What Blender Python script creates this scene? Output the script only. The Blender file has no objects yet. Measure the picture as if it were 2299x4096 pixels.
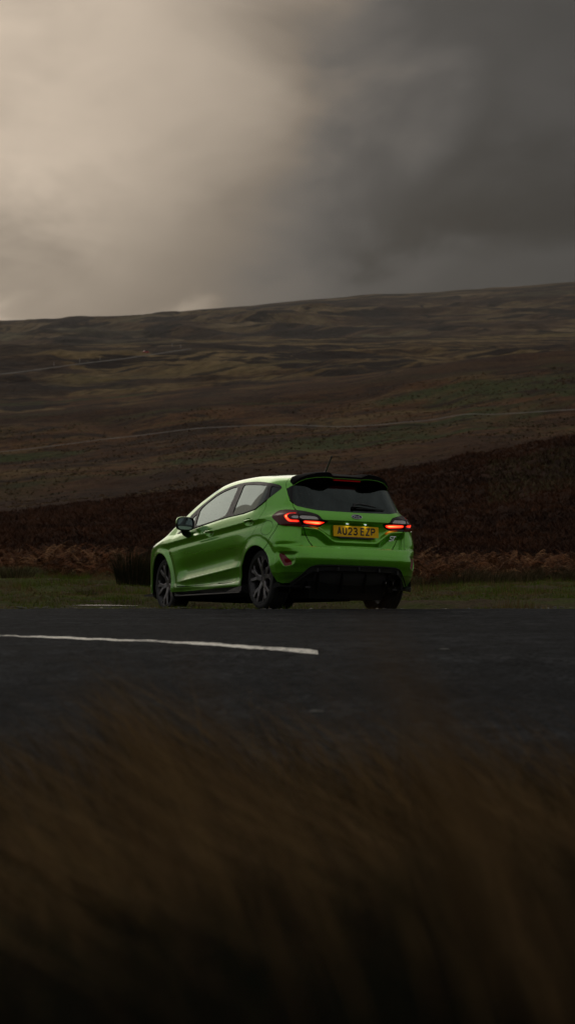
import bpy, math, random
import numpy as np
from mathutils import Matrix, Vector
R=math.radians
sc=bpy.context.scene
col=sc.collection
random.seed(7); rng=np.random.default_rng(7)
# ---------------------------------------------------------------- camera
HC=.60; FPX=7280.; PW,PH=2299.,4096.; HORIZ=2200.
cd=bpy.data.cameras.new('camera'); cam=bpy.data.objects.new('camera',cd); col.objects.link(cam)
cd.sensor_fit='VERTICAL'; cd.sensor_height=36.; cd.lens=FPX/PH*36.
cam.location=(0,0,HC); cam.rotation_euler=(R(90)+math.atan((HORIZ-PH/2)/FPX),0,0)
cd.clip_start=.05; cd.clip_end=20000
cd.dof.use_dof=True; cd.dof.focus_distance=19.2; cd.dof.aperture_fstop=cd.lens/17.
sc.camera=cam
# ---------------------------------------------------------------- world
class NT:
    """small helper that writes node graphs"""
    def __init__(s,tree): s.t=tree; s.n=tree.nodes; s.l=tree.links
    def add(s,ty,**k):
        n=s.n.new(ty)
        for a,b in k.items(): setattr(n,a,b)
        return n
    def put(s,sock,v):
        if v is None: return
        if isinstance(v,bpy.types.NodeSocket): s.l.new(v,sock)
        elif isinstance(v,(tuple,list)) and len(v)==3 and sock.type=='RGBA': sock.default_value=(*v,1)
        elif isinstance(v,(int,float)) and sock.type in('RGBA','VECTOR'): sock.default_value=(v,v,v,1) if sock.type=='RGBA' else (v,v,v)
        else: sock.default_value=v
    def math(s,op,a,b=None,c=None,clamp=False):
        n=s.add('ShaderNodeMath',operation=op,use_clamp=clamp)
        for i,v in enumerate((a,b,c)): s.put(n.inputs[i],v)
        return n.outputs[0]
    def vmath(s,op,a,b=None,out=0):
        n=s.add('ShaderNodeVectorMath',operation=op); s.put(n.inputs[0],a); s.put(n.inputs[1],b); return n.outputs[out]
    def ramp(s,f,stops,interp='EASE'):
        n=s.add('ShaderNodeValToRGB'); cr=n.color_ramp; cr.interpolation=interp
        while len(cr.elements)<len(stops): cr.elements.new(.5)
        for e,(p,c) in zip(cr.elements,stops):
            e.position=p; e.color=(*c,1) if isinstance(c,(tuple,list)) else (c,c,c,1)
        s.put(n.inputs[0],f); return n.outputs[0]
    def noise(s,v,scale,detail=4,rough=.5,dist=0,out=0):
        n=s.add('ShaderNodeTexNoise'); s.put(n.inputs['Vector'],v)
        n.inputs['Scale'].default_value=scale; n.inputs['Detail'].default_value=detail
        n.inputs['Roughness'].default_value=rough; n.inputs['Distortion'].default_value=dist
        return n.outputs[out]
    def mix(s,f,a,b,blend='MIX'):
        n=s.add('ShaderNodeMix',data_type='RGBA',blend_type=blend)
        s.put(n.inputs[0],f); s.put(n.inputs[6],a); s.put(n.inputs[7],b); return n.outputs[2]
    def maprange(s,v,a,b,c=0,d=1,smooth=True):
        n=s.add('ShaderNodeMapRange',interpolation_type='SMOOTHSTEP' if smooth else 'LINEAR')
        s.put(n.inputs[0],v)
        for i,x in enumerate((a,b,c,d)): n.inputs[1+i].default_value=x
        return n.outputs[0]
    def mapping(s,v,scale=(1,1,1),rot=(0,0,0),loc=(0,0,0)):
        n=s.add('ShaderNodeMapping'); s.put(n.inputs[0],v)
        n.inputs['Scale'].default_value=scale; n.inputs['Rotation'].default_value=rot; n.inputs['Location'].default_value=loc
        return n.outputs[0]
SUN_AZ=R(-10); SUN_EL=R(24)
w=bpy.data.worlds.new('World'); sc.world=w; w.use_nodes=True
g=NT(w.node_tree); g.n.clear()
sky=g.add('ShaderNodeTexSky',sky_type='NISHITA'); sky.sun_disc=False
sky.sun_elevation=SUN_EL; sky.sun_rotation=SUN_AZ; sky.air_density=1.; sky.dust_density=3.
tc=g.add('ShaderNodeTexCoord'); d=g.vmath('NORMALIZE',tc.outputs['Generated'])
sep=g.add('ShaderNodeSeparateXYZ'); g.put(sep.inputs[0],d); dx,dy,dz=sep.outputs
wob=g.noise(g.mapping(d,(1,1,1.35),(0,R(-32),0)),8.5,5,.52,.5)          # broad cloud masses
fine=g.noise(g.mapping(d,(.8,1,1.8),(0,R(-34),0),(.3,.1,.2)),20,5,.5,.5)  # billows and ragged edges inside them
def dirv(az,el): return (math.sin(R(az))*math.cos(R(el)),math.cos(R(az))*math.cos(R(el)),math.sin(R(el)))
def ang(az,el):   # degrees away from a direction
    c=g.vmath('DOT_PRODUCT',d,dirv(az,el),out=1)
    return g.math('MULTIPLY',g.math('ARCCOSINE',g.math('MINIMUM',c,.99999)),180/math.pi)
w1=g.math('SUBTRACT',wob,.5); w2=g.math('SUBTRACT',fine,.5)
def warp(a,k1,k2): return g.math('ADD',g.math('ADD',a,g.math('MULTIPLY',w1,k1)),g.math('MULTIPLY',w2,k2))
az=g.math('MULTIPLY',g.math('ARCTAN2',dx,dy),180/math.pi); el=g.math('MULTIPLY',g.math('ARCSINE',dz),180/math.pi)
# overcast: bright where the sun stands behind thin cloud on the left, a heavy grey bank on the right
tilt=g.math('SUBTRACT',az,g.math('MULTIPLY',g.math('SUBTRACT',el,12),.10))
west=g.maprange(warp(tilt,12,4),-8.0,5.5,1,0)
low=g.maprange(warp(el,8,2.5),8.0,12.8,1,0)
lit=g.mix(low,.52,.26)
slab=g.maprange(warp(el,5,2),8.4,9.7,1,0)                                   # paler air under the dark slab
drk=g.mix(slab,g.mix(g.maprange(warp(el,7,3),9.8,14,1,0),.044,.014),.044)
val=g.mix(west,drk,lit)
rift=g.math('MULTIPLY',g.maprange(warp(el,5,5),6.9,8.5,1,0),g.maprange(warp(az,6,8),-7.5,-1.,1,0))
val=g.mix(rift,val,.44)
base=g.math('ADD',.31,g.math('MULTIPLY',w1,.16))          # the rest of the overcast sky
val=g.mix(g.maprange(warp(ang(-4,9),6,0),24,52,0,1),val,base)
val=g.math('MULTIPLY',val,g.math('ADD',1,g.math('ADD',g.math('MULTIPLY',w2,.50),g.math('MULTIPLY',w1,.50))))
tint=g.mix(g.maprange(val,.015,.20),(1.0,.99,.98),(1.0,.825,.65))
tint=g.mix(g.maprange(ang(-4,9),24,60,0,1),tint,(1.0,.985,.96))
cloud=g.vmath('MULTIPLY',tint,g.math('MULTIPLY',val,1.0))
cloud=g.vmath('SCALE',cloud); cloud.node.inputs['Scale'].default_value=10.
mixs=g.mix(.99,sky.outputs[0],cloud)          # the last 1 % is clear sky through the overcast
bg=g.add('ShaderNodeBackground'); g.put(bg.inputs[0],mixs); bg.inputs[1].default_value=.10
out=g.add('ShaderNodeOutputWorld'); g.l.new(bg.outputs[0],out.inputs[0])
# ---------------------------------------------------------------- sun, behind cloud
sd=bpy.data.lights.new('sun','SUN'); sd.energy=.5; sd.angle=R(46); sd.color=(1,.93,.83)
so=bpy.data.objects.new('sun',sd); col.objects.link(so)
so.rotation_euler=Vector(dirv(math.degrees(SUN_AZ),math.degrees(SUN_EL))).to_track_quat('Z','Y').to_euler()
# ---------------------------------------------------------------- film
sc.view_settings.view_transform='Standard'; sc.view_settings.look='None'
sc.view_settings.exposure=0; sc.view_settings.gamma=1; sc.view_settings.use_curve_mapping=False
sc.render.engine='CYCLES'
sc.cycles.use_denoising=True; sc.cycles.use_adaptive_sampling=True; sc.cycles.adaptive_threshold=.01
sc.cycles.max_bounces=6; sc.cycles.diffuse_bounces=2; sc.cycles.glossy_bounces=3; sc.cycles.transmission_bounces=3
sc.cycles.transparent_max_bounces=10; sc.cycles.volume_bounces=0; sc.cycles.volume_step_rate=5; sc.cycles.volume_max_steps=64; sc.cycles.caustics_reflective=False; sc.cycles.caustics_refractive=False
HAZE=2.6e-5
# ---------------------------------------------------------------- helpers
def tag(o,label=None,cat=None,group=None,kind=None):
    for k,v in (('label',label),('category',cat),('group',group),('kind',kind)):
        if v: o[k]=v
    return o
def empty(name,mat=None,parent=None):
    o=bpy.data.objects.new(name,None); col.objects.link(o); o.empty_display_size=.2
    if mat is not None: o.matrix_world=mat
    if parent: o.parent=parent
    return o
def mesh_obj(name,V,F,mats=None,parent=None,smooth=True,fm=None,normals=None,uv=None):
    """V (n,3); F (m,3) or (m,4) array, or list of polygons"""
    me=bpy.data.meshes.new(name); V=np.asarray(V,dtype=np.float32)
    if isinstance(F,np.ndarray):
        k=F.shape[1]; me.vertices.add(len(V)); me.vertices.foreach_set('co',V.ravel())
        me.loops.add(F.size); me.loops.foreach_set('vertex_index',F.astype(np.int32).ravel())
        me.polygons.add(len(F)); me.polygons.foreach_set('loop_start',np.arange(0,F.size,k,dtype=np.int32))
        me.update(calc_edges=True)
    else:
        me.from_pydata([tuple(map(float,v)) for v in V],[],F); me.update()
    if smooth: me.polygons.foreach_set('use_smooth',np.ones(len(me.polygons),dtype=bool))
    if mats is not None:
        for m in (mats if isinstance(mats,(list,tuple)) else [mats]): me.materials.append(m)
    if fm is not None: me.polygons.foreach_set('material_index',np.asarray(fm,dtype=np.int32))
    if normals is not None: me.normals_split_custom_set_from_vertices([tuple(n) for n in np.asarray(normals,dtype=float)])
    o=bpy.data.objects.new(name,me); col.objects.link(o)
    if parent: o.parent=parent
    return o
class MB:
    """collects polygons of several shapes for one mesh"""
    def __init__(s): s.v=[]; s.f=[]; s.m=[]
    def add(s,V,F,m=0):
        b=len(s.v); s.v+= [tuple(map(float,p)) for p in V]; s.f+=[tuple(int(i)+b for i in f) for f in F]; s.m+=[m]*len(F)
    def box(s,c,h,m=0,rot=None,taper=1.):
        V=np.array([(x,y,z) for z in(-1,1) for y in(-1,1) for x in(-1,1)],float)
        V[V[:,2]>0,:2]*=taper
        V=V*np.array(h)
        if rot is not None: V=V@np.array(rot).T
        s.add(V+np.array(c),[(0,2,3,1),(4,5,7,6),(0,1,5,4),(2,6,7,3),(0,4,6,2),(1,3,7,5)],m)
    def tube(s,pts,rad,n=8,m=0,caps=True,flat=1.):
        pts=np.asarray(pts,float); rad=np.broadcast_to(np.asarray(rad,float),(len(pts),))
        T=np.gradient(pts,axis=0); T/=np.linalg.norm(T,axis=1)[:,None]+1e-12
        up=np.array([0,0,1.]) if abs(T[0][2])<.9 else np.array([1.,0,0])
        V=[]
        for p,t,r in zip(pts,T,rad):
            a=np.cross(t,up); a/=np.linalg.norm(a)+1e-12; b=np.cross(a,t)
            for k in range(n):
                th=2*math.pi*k/n; V.append(p+a*r*math.cos(th)+b*r*flat*math.sin(th))
        F=[(i*n+k,i*n+(k+1)%n,(i+1)*n+(k+1)%n,(i+1)*n+k) for i in range(len(pts)-1) for k in range(n)]
        if caps: F+=[tuple(range(n))[::-1],tuple((len(pts)-1)*n+k for k in range(n))]
        s.add(V,F,m)
    def lathe(s,prof,n=48,m=0,c=(0,0,0),ms=None):
        """profile of (radius, axial) about the y axis"""
        V=[];P=len(prof)
        for k in range(n):
            t=2*math.pi*k/n
            for r,a in prof: V.append((c[0]+r*math.cos(t),c[1]+a,c[2]+r*math.sin(t)))
        b=len(s.v); s.v+=[tuple(map(float,p)) for p in V]
        for k in range(n):
            for i in range(P-1):
                s.f.append((b+k*P+i,b+k*P+i+1,b+((k+1)%n)*P+i+1,b+((k+1)%n)*P+i)); s.m.append(ms[i] if ms else m)
    def prism(s,poly,y0,y1,m=0,cap=True):
        """polygon in (x,z), extruded along y"""
        n=len(poly); V=[(x,y0,z) for x,z in poly]+[(x,y1,z) for x,z in poly]
        F=[(i,(i+1)%n,n+(i+1)%n,n+i) for i in range(n)]
        if cap: F+=[tuple(range(n))[::-1],tuple(range(n,2*n))]
        s.add(V,F,m)
    def build(s,name,mats,parent=None,smooth=False):
        return mesh_obj(name,s.v,s.f,mats,parent,smooth,fm=s.m)
def smooth_by_angle(o,a=35):
    me=o.data
    me.polygons.foreach_set('use_smooth',np.ones(len(me.polygons),dtype=bool))
    me.set_sharp_from_angle(angle=R(a))
    return o
def hash2(i,j,s=0):
    h=np.sin(i*127.1+j*311.7+s*74.7)*43758.5453; return h-np.floor(h)
def vnoise(x,y,s=0):
    xi=np.floor(x);yi=np.floor(y);fx=x-xi;fy=y-yi
    fx=fx*fx*(3-2*fx);fy=fy*fy*(3-2*fy)
    a=hash2(xi,yi,s);b=hash2(xi+1,yi,s);c=hash2(xi,yi+1,s);e=hash2(xi+1,yi+1,s)
    return (a*(1-fx)+b*fx)*(1-fy)+(c*(1-fx)+e*fx)*fy-.5
def fbm(x,y,s=0,o=4):
    v=0;a=1
    for k in range(o): v=v+a*vnoise(x*2**k+k*17.3,y*2**k-k*9.1,s+k); a*=.5
    return v
# ---------------------------------------------------------------- plain materials
def mat(name,color=(.5,.5,.5),rough=.5,metal=0,coat=0,emis=None,estr=0,spec=.5,noise=None,bump=None,alpha=None,sheen=None):
    """noise=(scale,amount): colour grain; bump=(scale,distance)"""
    m=bpy.data.materials.new(name); m.use_nodes=True; t=NT(m.node_tree); b=t.n['Principled BSDF']
    t.put(b.inputs['Base Color'],color); b.inputs['Roughness'].default_value=rough; b.inputs['Metallic'].default_value=metal
    b.inputs['Specular IOR Level'].default_value=spec
    b.inputs['Coat Weight'].default_value=coat; b.inputs['Coat Roughness'].default_value=.03
    if emis: t.put(b.inputs['Emission Color'],emis); b.inputs['Emission Strength'].default_value=estr
    if noise or bump: tcn=t.add('ShaderNodeTexCoord').outputs['Object']
    if noise:
        n=t.noise(tcn,noise[0],5,.6); k=noise[1]
        c=t.mix(n,tuple(x*(1-k) for x in color),tuple(min(1,x*(1+k)) for x in color)); t.put(b.inputs['Base Color'],c)
        rr=t.maprange(n,.3,.7,rough*.85,min(1,rough*1.15)); t.put(b.inputs['Roughness'],rr)
    if bump:
        bn=t.add('ShaderNodeBump'); bn.inputs['Distance'].default_value=bump[1]; t.put(bn.inputs['Height'],t.noise(tcn,bump[0],4,.6))
        t.put(b.inputs['Normal'],bn.outputs[0])
    return m

# ---------------------------------------------------------------- shape of the car body (car frame, metres)
def itp(x,xs,ys):
    """monotone cubic (pchip) interpolation, clamped"""
    xs=np.asarray(xs,float);ys=np.asarray(ys,float)
    h=np.diff(xs);d=np.diff(ys)/h
    m=np.zeros(len(xs));
    for i in range(1,len(xs)-1):
        if d[i-1]*d[i]>0:
            w1=2*h[i]+h[i-1];w2=h[i]+2*h[i-1];m[i]=(w1+w2)/(w1/d[i-1]+w2/d[i])
    m[0]=d[0];m[-1]=d[-1]
    x=np.clip(np.asarray(x,float),xs[0],xs[-1])
    k=np.clip(np.searchsorted(xs,x)-1,0,len(h)-1)
    t=(x-xs[k])/h[k]
    return ((2*t**3-3*t**2+1)*ys[k]+(t**3-2*t**2+t)*h[k]*m[k]+(-2*t**3+3*t**2)*ys[k+1]+(t**3-t**2)*h[k]*m[k+1])
def smax(a,b,k):
    h=np.clip(.5+.5*(a-b)/k,0,1)
    return b+(a-b)*h+k*h*(1-h)
def sstep(a,b,x):
    t=np.clip((x-a)/(b-a),0,1);return t*t*(3-2*t)
def belt(x): return itp(x,[-.37,-.18,.02,.76,1.68,2.1],[1.10,1.06,1.035,.987,.905,.86])
def crease(x): return .916-.068*x
def lowcr(x): return .475-.078*x
def S_(x,z):
    zb=belt(x);zc=crease(x);zl=lowcr(x)
    inner=sstep(.10,.55,x)*sstep(2.02,1.72,x)      # door area features
    y=itp(z,[.05,.13,.18,.22,.26,.34,.55,.72,.85,1.5],[.70,.77,.812,.826,.830,.826,.838,.846,.846,.846])
    d=z-zl
    y=y+inner*itp(d,[-.16,-.10,-.02,.0,.02,.07,.13,.24,.36],[-.012,-.028,-.006,.004,-.006,-.030,-.038,-.014,0])
    dc=z-zc
    side=sstep(2.6,2.1,x)
    y=y+side*itp(dc,[-.20,-.10,-.055,-.008,.0,.03],[0,-.008,-.019,-.002,.003,.0])
    # shoulder roll above crease towards the belt, then tumblehome
    h=np.maximum(zb-zc,.05)
    t=(z-zc)/h
    sh=np.where(t>0,-.046*np.clip(t,0,1)**1.7,0)
    y=y+sh
    y=y-.50*np.maximum(z-zb,0)-.10*np.maximum(z-zb,0)**2
    y=y-itp(x,[-.75,-.40,0,.2,2.2,2.5,2.75,3.1,3.4],[.085,.030,.004,0,0,.018,.05,.12,.24])
    y=y-.19*sstep(.86,1.07,z)*sstep(.05,-.65,x)+(.03*sstep(.58,.42,z)-.02*np.exp(-((z-.82)/.08)**2))*sstep(-.2,-.45,x)
    return y
def R_x(y,z):
    x0=itp(z,[.05,.14,.22,.30,.42,.47,.52,.56,.595,.620,.640,.655,.70,.80,.87,.895,.905,.93,1.0,1.03,1.1,1.2,1.3,1.36,1.5],
             [-.38,-.54,-.64,-.69,-.738,-.770,-.787,-.782,-.769,-.756,-.738,-.712,-.704,-.700,-.704,-.708,-.722,-.720,-.678,-.655,-.605,-.530,-.452,-.405,-.29])
    return x0+.13*y*y+(.10+.9*sstep(.70,.55,z))*np.maximum(np.abs(y)-.45,0)**2
def F_x(y,z):
    x0=itp(z,[.05,.14,.20,.35,.55,.70,.80,1.0],[3.1,3.28,3.34,3.36,3.35,3.31,3.24,3.1])
    return x0-.45*y*y
def T_z(x,y):
    c=itp(x,[-.75,-.40,-.2,.2,.6,1.0,1.25,1.45,1.6,1.9,2.2,2.38,2.5,2.8,3.0,3.15,3.25,3.36],
            [1.33,1.385,1.410,1.450,1.472,1.468,1.452,1.420,1.378,1.252,1.085,.985,.95,.90,.85,.79,.72,.60])
    return c-.06*(y/.6)**2
def Fn(x,y,z):
    a=smax(y-S_(x,z),R_x(y,z)-x,itp(z,[.2,.5,.9,1.1,1.4],[.12,.15,.20,.16,.10]))
    a=smax(a,x-F_x(y,z),.25)
    kt=itp(x,[-.5,0,1.3,2.3,2.6,3.2],[.09,.08,.06,.05,.08,.15])
    a=smax(a,z-T_z(x,y),kt)
    a=smax(a,.12-z,.03)
    return a
# unrolled coordinate
def yc(z): return itp(z,[.1,.9,1.05,1.2,1.4],[.62,.62,.58,.50,.42])
def xc(z): return itp(z,[.1,.9,1.05,1.2,1.36,1.5],[-.44,-.44,-.40,-.30,-.17,-.1])
LA,LB=.62,.33
def toS(x,y,z):
    Y=yc(z);X=xc(z)
    ang=np.arctan2(np.maximum(y-Y,0),np.maximum(X-x,1e-9))/(np.pi/2)
    s=np.where(x>=X,LA+LB+(x-X-0.0)+0*y,np.where(y<=Y,LA*y/Y,LA+LB*ang))
    # use x relative to fixed -.44 on side so that S = x + const
    return np.where(x>=X,LA+LB+(x-X),s)
def ray_for(S,z):
    """origin, direction of sampling ray for (S,z) horizontal slices; y may go negative inward"""
    Y=yc(z);X=xc(z)
    u=np.clip(S/LA,0,1);a=np.clip((S-LA)/LB,0,1)*np.pi/2;sx=np.maximum(S-LA-LB,0)
    ox=X+sx;oy=Y*u
    dx=-np.cos(a);dy=np.sin(a)
    dx=np.where(S>=LA+LB,0,dx);dy=np.where(S>=LA+LB,1,dy)
    return ox,oy,dx,dy

# outlines on the unrolled body: (distance round the body from the middle of the tail, height)
PG=dict(
 dlo=[(3.452,0.868),(3.33,0.923),(3.281,1.053),(3.004,1.171),(2.737,1.252),(2.534,1.309),(2.258,1.353),(1.894,1.378),(1.512,1.363),(1.273,1.337),(1.109,1.313),(1.002,1.289),(0.964,1.265),(0.974,1.244),(1.038,1.21),(1.192,1.129),(1.271,1.084),(1.371,1.035),(1.641,1.006),(2.11,0.986),(2.567,0.948),(3.06,0.9),(3.344,0.867)],
 front_glass=[(2.95,0.931),(2.986,1.061),(2.98,1.138),(2.833,1.196),(2.612,1.265),(2.38,1.31),(2.191,1.332),(1.969,1.343),(2.005,1.262),(2.082,1.136),(2.134,1.011),(2.171,0.994),(2.559,0.962)],
 tri_glass=[(3.133,0.928),(3.201,1.012),(3.033,1.1),(3.047,1.054),(3.016,0.937)],
 rear_glass_side=[(1.964,1.006),(1.934,1.126),(1.869,1.252),(1.826,1.34),(1.789,1.347),(1.478,1.325),(1.168,1.29),(1.192,1.203),(1.232,1.124),(1.287,1.089),(1.379,1.047),(1.656,1.022)],
 quarter_glass=[(1.165,1.145),(1.143,1.215),(1.118,1.281),(1.04,1.267),(0.992,1.242),(1.038,1.212)],
 door_front_edge=[(3.239,0.874),(3.29,0.816),(3.354,0.742),(3.347,0.625),(3.349,0.509),(3.339,0.369),(3.323,0.275)],
 door_bottom=[(3.388,0.269),(2.897,0.282),(2.282,0.292),(2.216,0.292),(1.904,0.295)],
 b_gap=[(2.159,0.969),(2.219,0.901),(2.244,0.846),(2.309,0.765),(2.313,0.701),(2.323,0.702),(2.332,0.591),(2.319,0.48),(2.346,0.399),(2.293,0.323),(2.267,0.295)],
 rd_rear=[(1.201,1.118),(1.203,1.052),(1.222,0.979),(1.253,0.907),(1.361,0.797),(1.459,0.729),(1.527,0.67),(1.469,0.72),(1.536,0.653),(1.616,0.554),(1.671,0.458),(1.759,0.358),(1.818,0.316),(1.904,0.295)],
 fuel=[(1.194,0.798),(1.194,0.86),(1.151,0.894),(1.092,0.904),(1.03,0.889),(0.996,0.852),(1.001,0.817),(1.034,0.774),(1.09,0.757),(1.155,0.766)],
 bumper_edge=[(0.901,0.857),(0.982,0.759),(1.072,0.657),(1.027,0.703),(1.121,0.611)],
 lamp=[(1.032,0.945),(1.028,0.97),(1.005,1),(0.975,1.013),(0.789,1.011),(0.652,1.004),(0.602,0.999),(0.528,0.983),(0.447,0.964),(0.415,0.941),(0.391,0.908),(0.322,0.895),(0.339,0.882),(0.375,0.854),(0.408,0.835),(0.463,0.831),(0.577,0.834),(0.677,0.839),(0.81,0.846),(0.868,0.856),(0.951,0.89),(1.005,0.919)],
 lamp_gap=[(0.648,1.007),(0.629,0.95),(0.617,0.902),(0.583,0.834)],
 tailgate=[(0.713,1.081),(0.698,1.054),(0.651,1.01),(0.629,0.95),(0.617,0.902),(0.583,0.834),(0.544,0.764),(0.501,0.693),(0.458,0.653),(0.442,0.643),(0.188,0.638)],
 hatch_seam=[(0.612,1.363),(0.778,1.357),(0.866,1.343),(0.876,1.304),(0.881,1.237),(0.858,1.18),(0.812,1.114),(0.705,1.074)],
 dpanel=[(0.881,1.237),(0.734,1.266),(0.757,1.215),(0.751,1.15),(0.705,1.074),(0.812,1.114),(0.862,1.18)],
 rglass=[(0.748,1.257),(0.76,1.206),(0.747,1.15),(0.704,1.071),(0.626,1.052),(0.552,1.024),(0.438,1.004),(0.171,1.002),(-0.033,1)],
 led_c=[(0.647,0.978),(0.717,0.979),(0.759,0.974),(0.802,0.96),(0.823,0.947),(0.796,0.924),(0.753,0.892),(0.726,0.881),(0.617,0.877),(0.622,0.903),(0.714,0.904),(0.741,0.921),(0.759,0.937),(0.76,0.951),(0.737,0.965),(0.7,0.969),(0.649,0.967)],
 led_bar=[(0.586,0.898),(0.496,0.897),(0.412,0.895),(0.34,0.887),(0.381,0.863),(0.414,0.855),(0.492,0.86),(0.552,0.866),(0.579,0.873)],
 clear_o=[(0.713,0.935),(0.699,0.95),(0.633,0.953),(0.629,0.915),(0.691,0.92)],
 clear_i=[(0.623,0.953),(0.531,0.95),(0.46,0.945),(0.434,0.927),(0.422,0.905),(0.502,0.908),(0.618,0.912)],
 refl=[(0.857,0.563),(0.827,0.565),(0.784,0.554),(0.746,0.52),(0.707,0.478),(0.691,0.455),(0.701,0.445),(0.765,0.434),(0.786,0.445),(0.822,0.499)],
 pocket=[(0.865,0.578),(0.84,0.586),(0.73,0.588),(0.64,0.585),(0.625,0.577),(0.654,0.535),(0.652,0.484),(0.667,0.453),(0.69,0.441),(0.765,0.427),(0.794,0.437),(0.832,0.494)],
 lowseam=[(0.974,0.436),(0.813,0.445),(0.785,0.419),(0.747,0.411),(0.55,0.406)],
 lowcrease=[(0.96,0.367),(0.894,0.369),(0.698,0.379),(0.546,0.381)],
 diff=[(0.712,0.248),(0.611,0.316),(0.552,0.385),(0.533,0.413),(0.503,0.437),(0.469,0.449),(0.152,0.46),(0.206,0.455),(0,0.457)],
 diff_in=[(0.643,0.252),(0.566,0.333),(0.514,0.373),(0.47,0.389),(0.135,0.401),(0.19,0.399),(-0.017,0.402)],
 bump_bot=[(0.942,0.276),(0.907,0.265),(0.862,0.245),(0.712,0.248)],
 lip=[(0.989,0.206),(0.957,0.263),(0.932,0.276),(0.906,0.268),(0.871,0.242),(0.593,0.245),(0.586,0.232),(0.655,0.228),(0.858,0.222)],
 arch_r=[(1.65,0.35),(1.614,0.456),(1.559,0.546),(1.466,0.613),(1.393,0.642),(1.324,0.653),(1.257,0.645),(1.173,0.613),(1.114,0.569),(1.029,0.503),(0.97,0.438),(0.956,0.365),(0.94,0.282)],
 arch_f=[(4.245,0.355),(4.189,0.475),(4.107,0.593),(3.971,0.648),(3.835,0.662),(3.708,0.644),(3.578,0.574),(3.508,0.502),(3.46,0.395),(3.409,0.3)],
 recess=[(0.572,0.821),(0.429,0.816),(0.384,0.796),(0.322,0.752),(0.271,0.711),(0.237,0.697),(0.152,0.694)],
 gap_step=[(0.34,0.897),(0.242,0.893),(0.157,0.893)],
 handle_f=[(2.594,0.832),(2.525,0.864),(2.42,0.884),(2.325,0.878),(2.326,0.845),(2.4,0.816),(2.517,0.802),(2.578,0.81)],
 handle_r=[(1.611,0.898),(1.561,0.932),(1.444,0.95),(1.343,0.945),(1.343,0.911),(1.431,0.885),(1.532,0.875),(1.587,0.881)],
 sensor=[(0.241,0.519),(0.666,0.451)],
 skirt_b=[(3.306,0.214),(2.131,0.242),(2.194,0.247),(1.655,0.258)],
 wheelhouse_end=[(1.768,0.348),(1.648,0.358)],
)
CAR_M=Matrix(((-.44847,-.89363,.01726,.36743),(.89304,-.44721,.04983,19.08002),(-.03681,.03776,.99861,HC-.64464),(0,0,0,1)))
# ================================================================= the land
# the lie of the land, laid out by bearing (columns: x in the photograph) and distance D along y
XC=[-1200,0,440,850,1300,1700,1900,2299,3600]
LAND=[ # D, sight-line height of the ground on each bearing
(18.0,[2438,2437,2437,2437,2437,2437,2437,2437,2437]),
(19.2,[2428,2424,2424,2428,2430,2426,2424,2422,2424]),
(21.0,[2408,2406,2408,2416,2420,2408,2406,2402,2405]),
(24.0,[2385,2382,2386,2398,2404,2392,2388,2384,2385]),
(28.0,[2350,2350,2355,2368,2374,2366,2362,2358,2360]),
(33.0,[2315,2312,2322,2335,2345,2344,2340,2336,2340]),
(39.0,[2280,2282,2292,2304,2314,2316,2314,2312,2316]),
(46.0,[2262,2262,2266,2276,2284,2290,2290,2288,2290]),
(56.0,[2238,2238,2236,2240,2246,2252,2252,2246,2246]),
(80.0,[2170,2165,2150,2140,2135,2125,2105,2070,2060]),
(120.,[2110,2100,2070,2035,2010,1975,1930,1865,1840]),
(165.,[2068,2056,2012,1966,1928,1873,1827,1757,1730]),
(190.,[2085,2068,2026,1984,1945,1915,1890,1850,1840]),
(260.,[2060,2035,2000,1960,1930,1890,1865,1830,1800]),
(400.,[1950,1925,1890,1850,1830,1790,1750,1710,1680]),
(560.,[1850,1800,1765,1720,1690,1640,1600,1550,1520]),
(720.,[1720,1664,1640,1585,1530,1478,1450,1415,1390]),
(800.,[1735,1690,1652,1600,1545,1495,1466,1432,1410]),
(950.,[1640,1610,1580,1540,1505,1470,1455,1430,1410]),
(1150,[1500,1495,1478,1455,1440,1425,1418,1405,1390]),
(1450,[1388,1385,1390,1378,1372,1370,1372,1375,1370]),
(1550,[1392,1390,1393,1381,1376,1372,1372,1374,1369]),
(2000,[1370,1365,1350,1335,1320,1310,1300,1290,1280]),
(2700,[1318,1315,1300,1270,1245,1228,1218,1200,1190]),
(3500,[1284,1281,1274,1231,1192,1174,1152,1127,1110]),
(3700,[1292,1289,1283,1240,1200,1182,1160,1135,1120]),
(5000,[1400,1400,1390,1360,1320,1300,1290,1270,1260])]
LD=np.array([r[0] for r in LAND]); LY=np.array([r[1] for r in LAND],float)
SKY_X=np.array([-1200,0,380,480,600,760,900,1100,1330,1430,1500,1560,1650,1800,1900,1960,2050,2299,3600.])
SKY_Y=np.array([1283,1281,1275,1266,1255,1243,1228,1210,1191,1178,1173,1175,1174,1162,1155,1147,1145,1126,1105.])
def landz(X,D):
    """ground height at X, distance D"""
    px=PW/2+FPX*X/D
    cols=np.stack([itp(np.log(D),np.log(LD),LY[:,k]) for k in range(len(XC))],0)
    px=np.clip(px,XC[0],XC[-1]); k=np.clip(np.searchsorted(XC,px)-1,0,len(XC)-2); xc_=np.array(XC,float)
    t=(px-xc_[k])/(xc_[k+1]-xc_[k]); t=t*t*(3-2*t)*.5+t*.5
    ar=np.arange(D.size).reshape(D.shape); cf=cols.reshape(len(XC),-1)
    y=cf[k.ravel(),ar.ravel()]*(1-t.ravel())+cf[k.ravel()+1,ar.ravel()]*t.ravel(); y=y.reshape(D.shape)
    s=np.interp(px,SKY_X,SKY_Y)-np.interp(px,xc_,LY[list(LD).index(3500)])
    y=y+s*np.exp(-((D-3500)/500)**2)
    return HC-(y-HORIZ)/FPX*D
CARI=np.array(CAR_M.inverted())
CMn=np.array(CAR_M)
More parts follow.
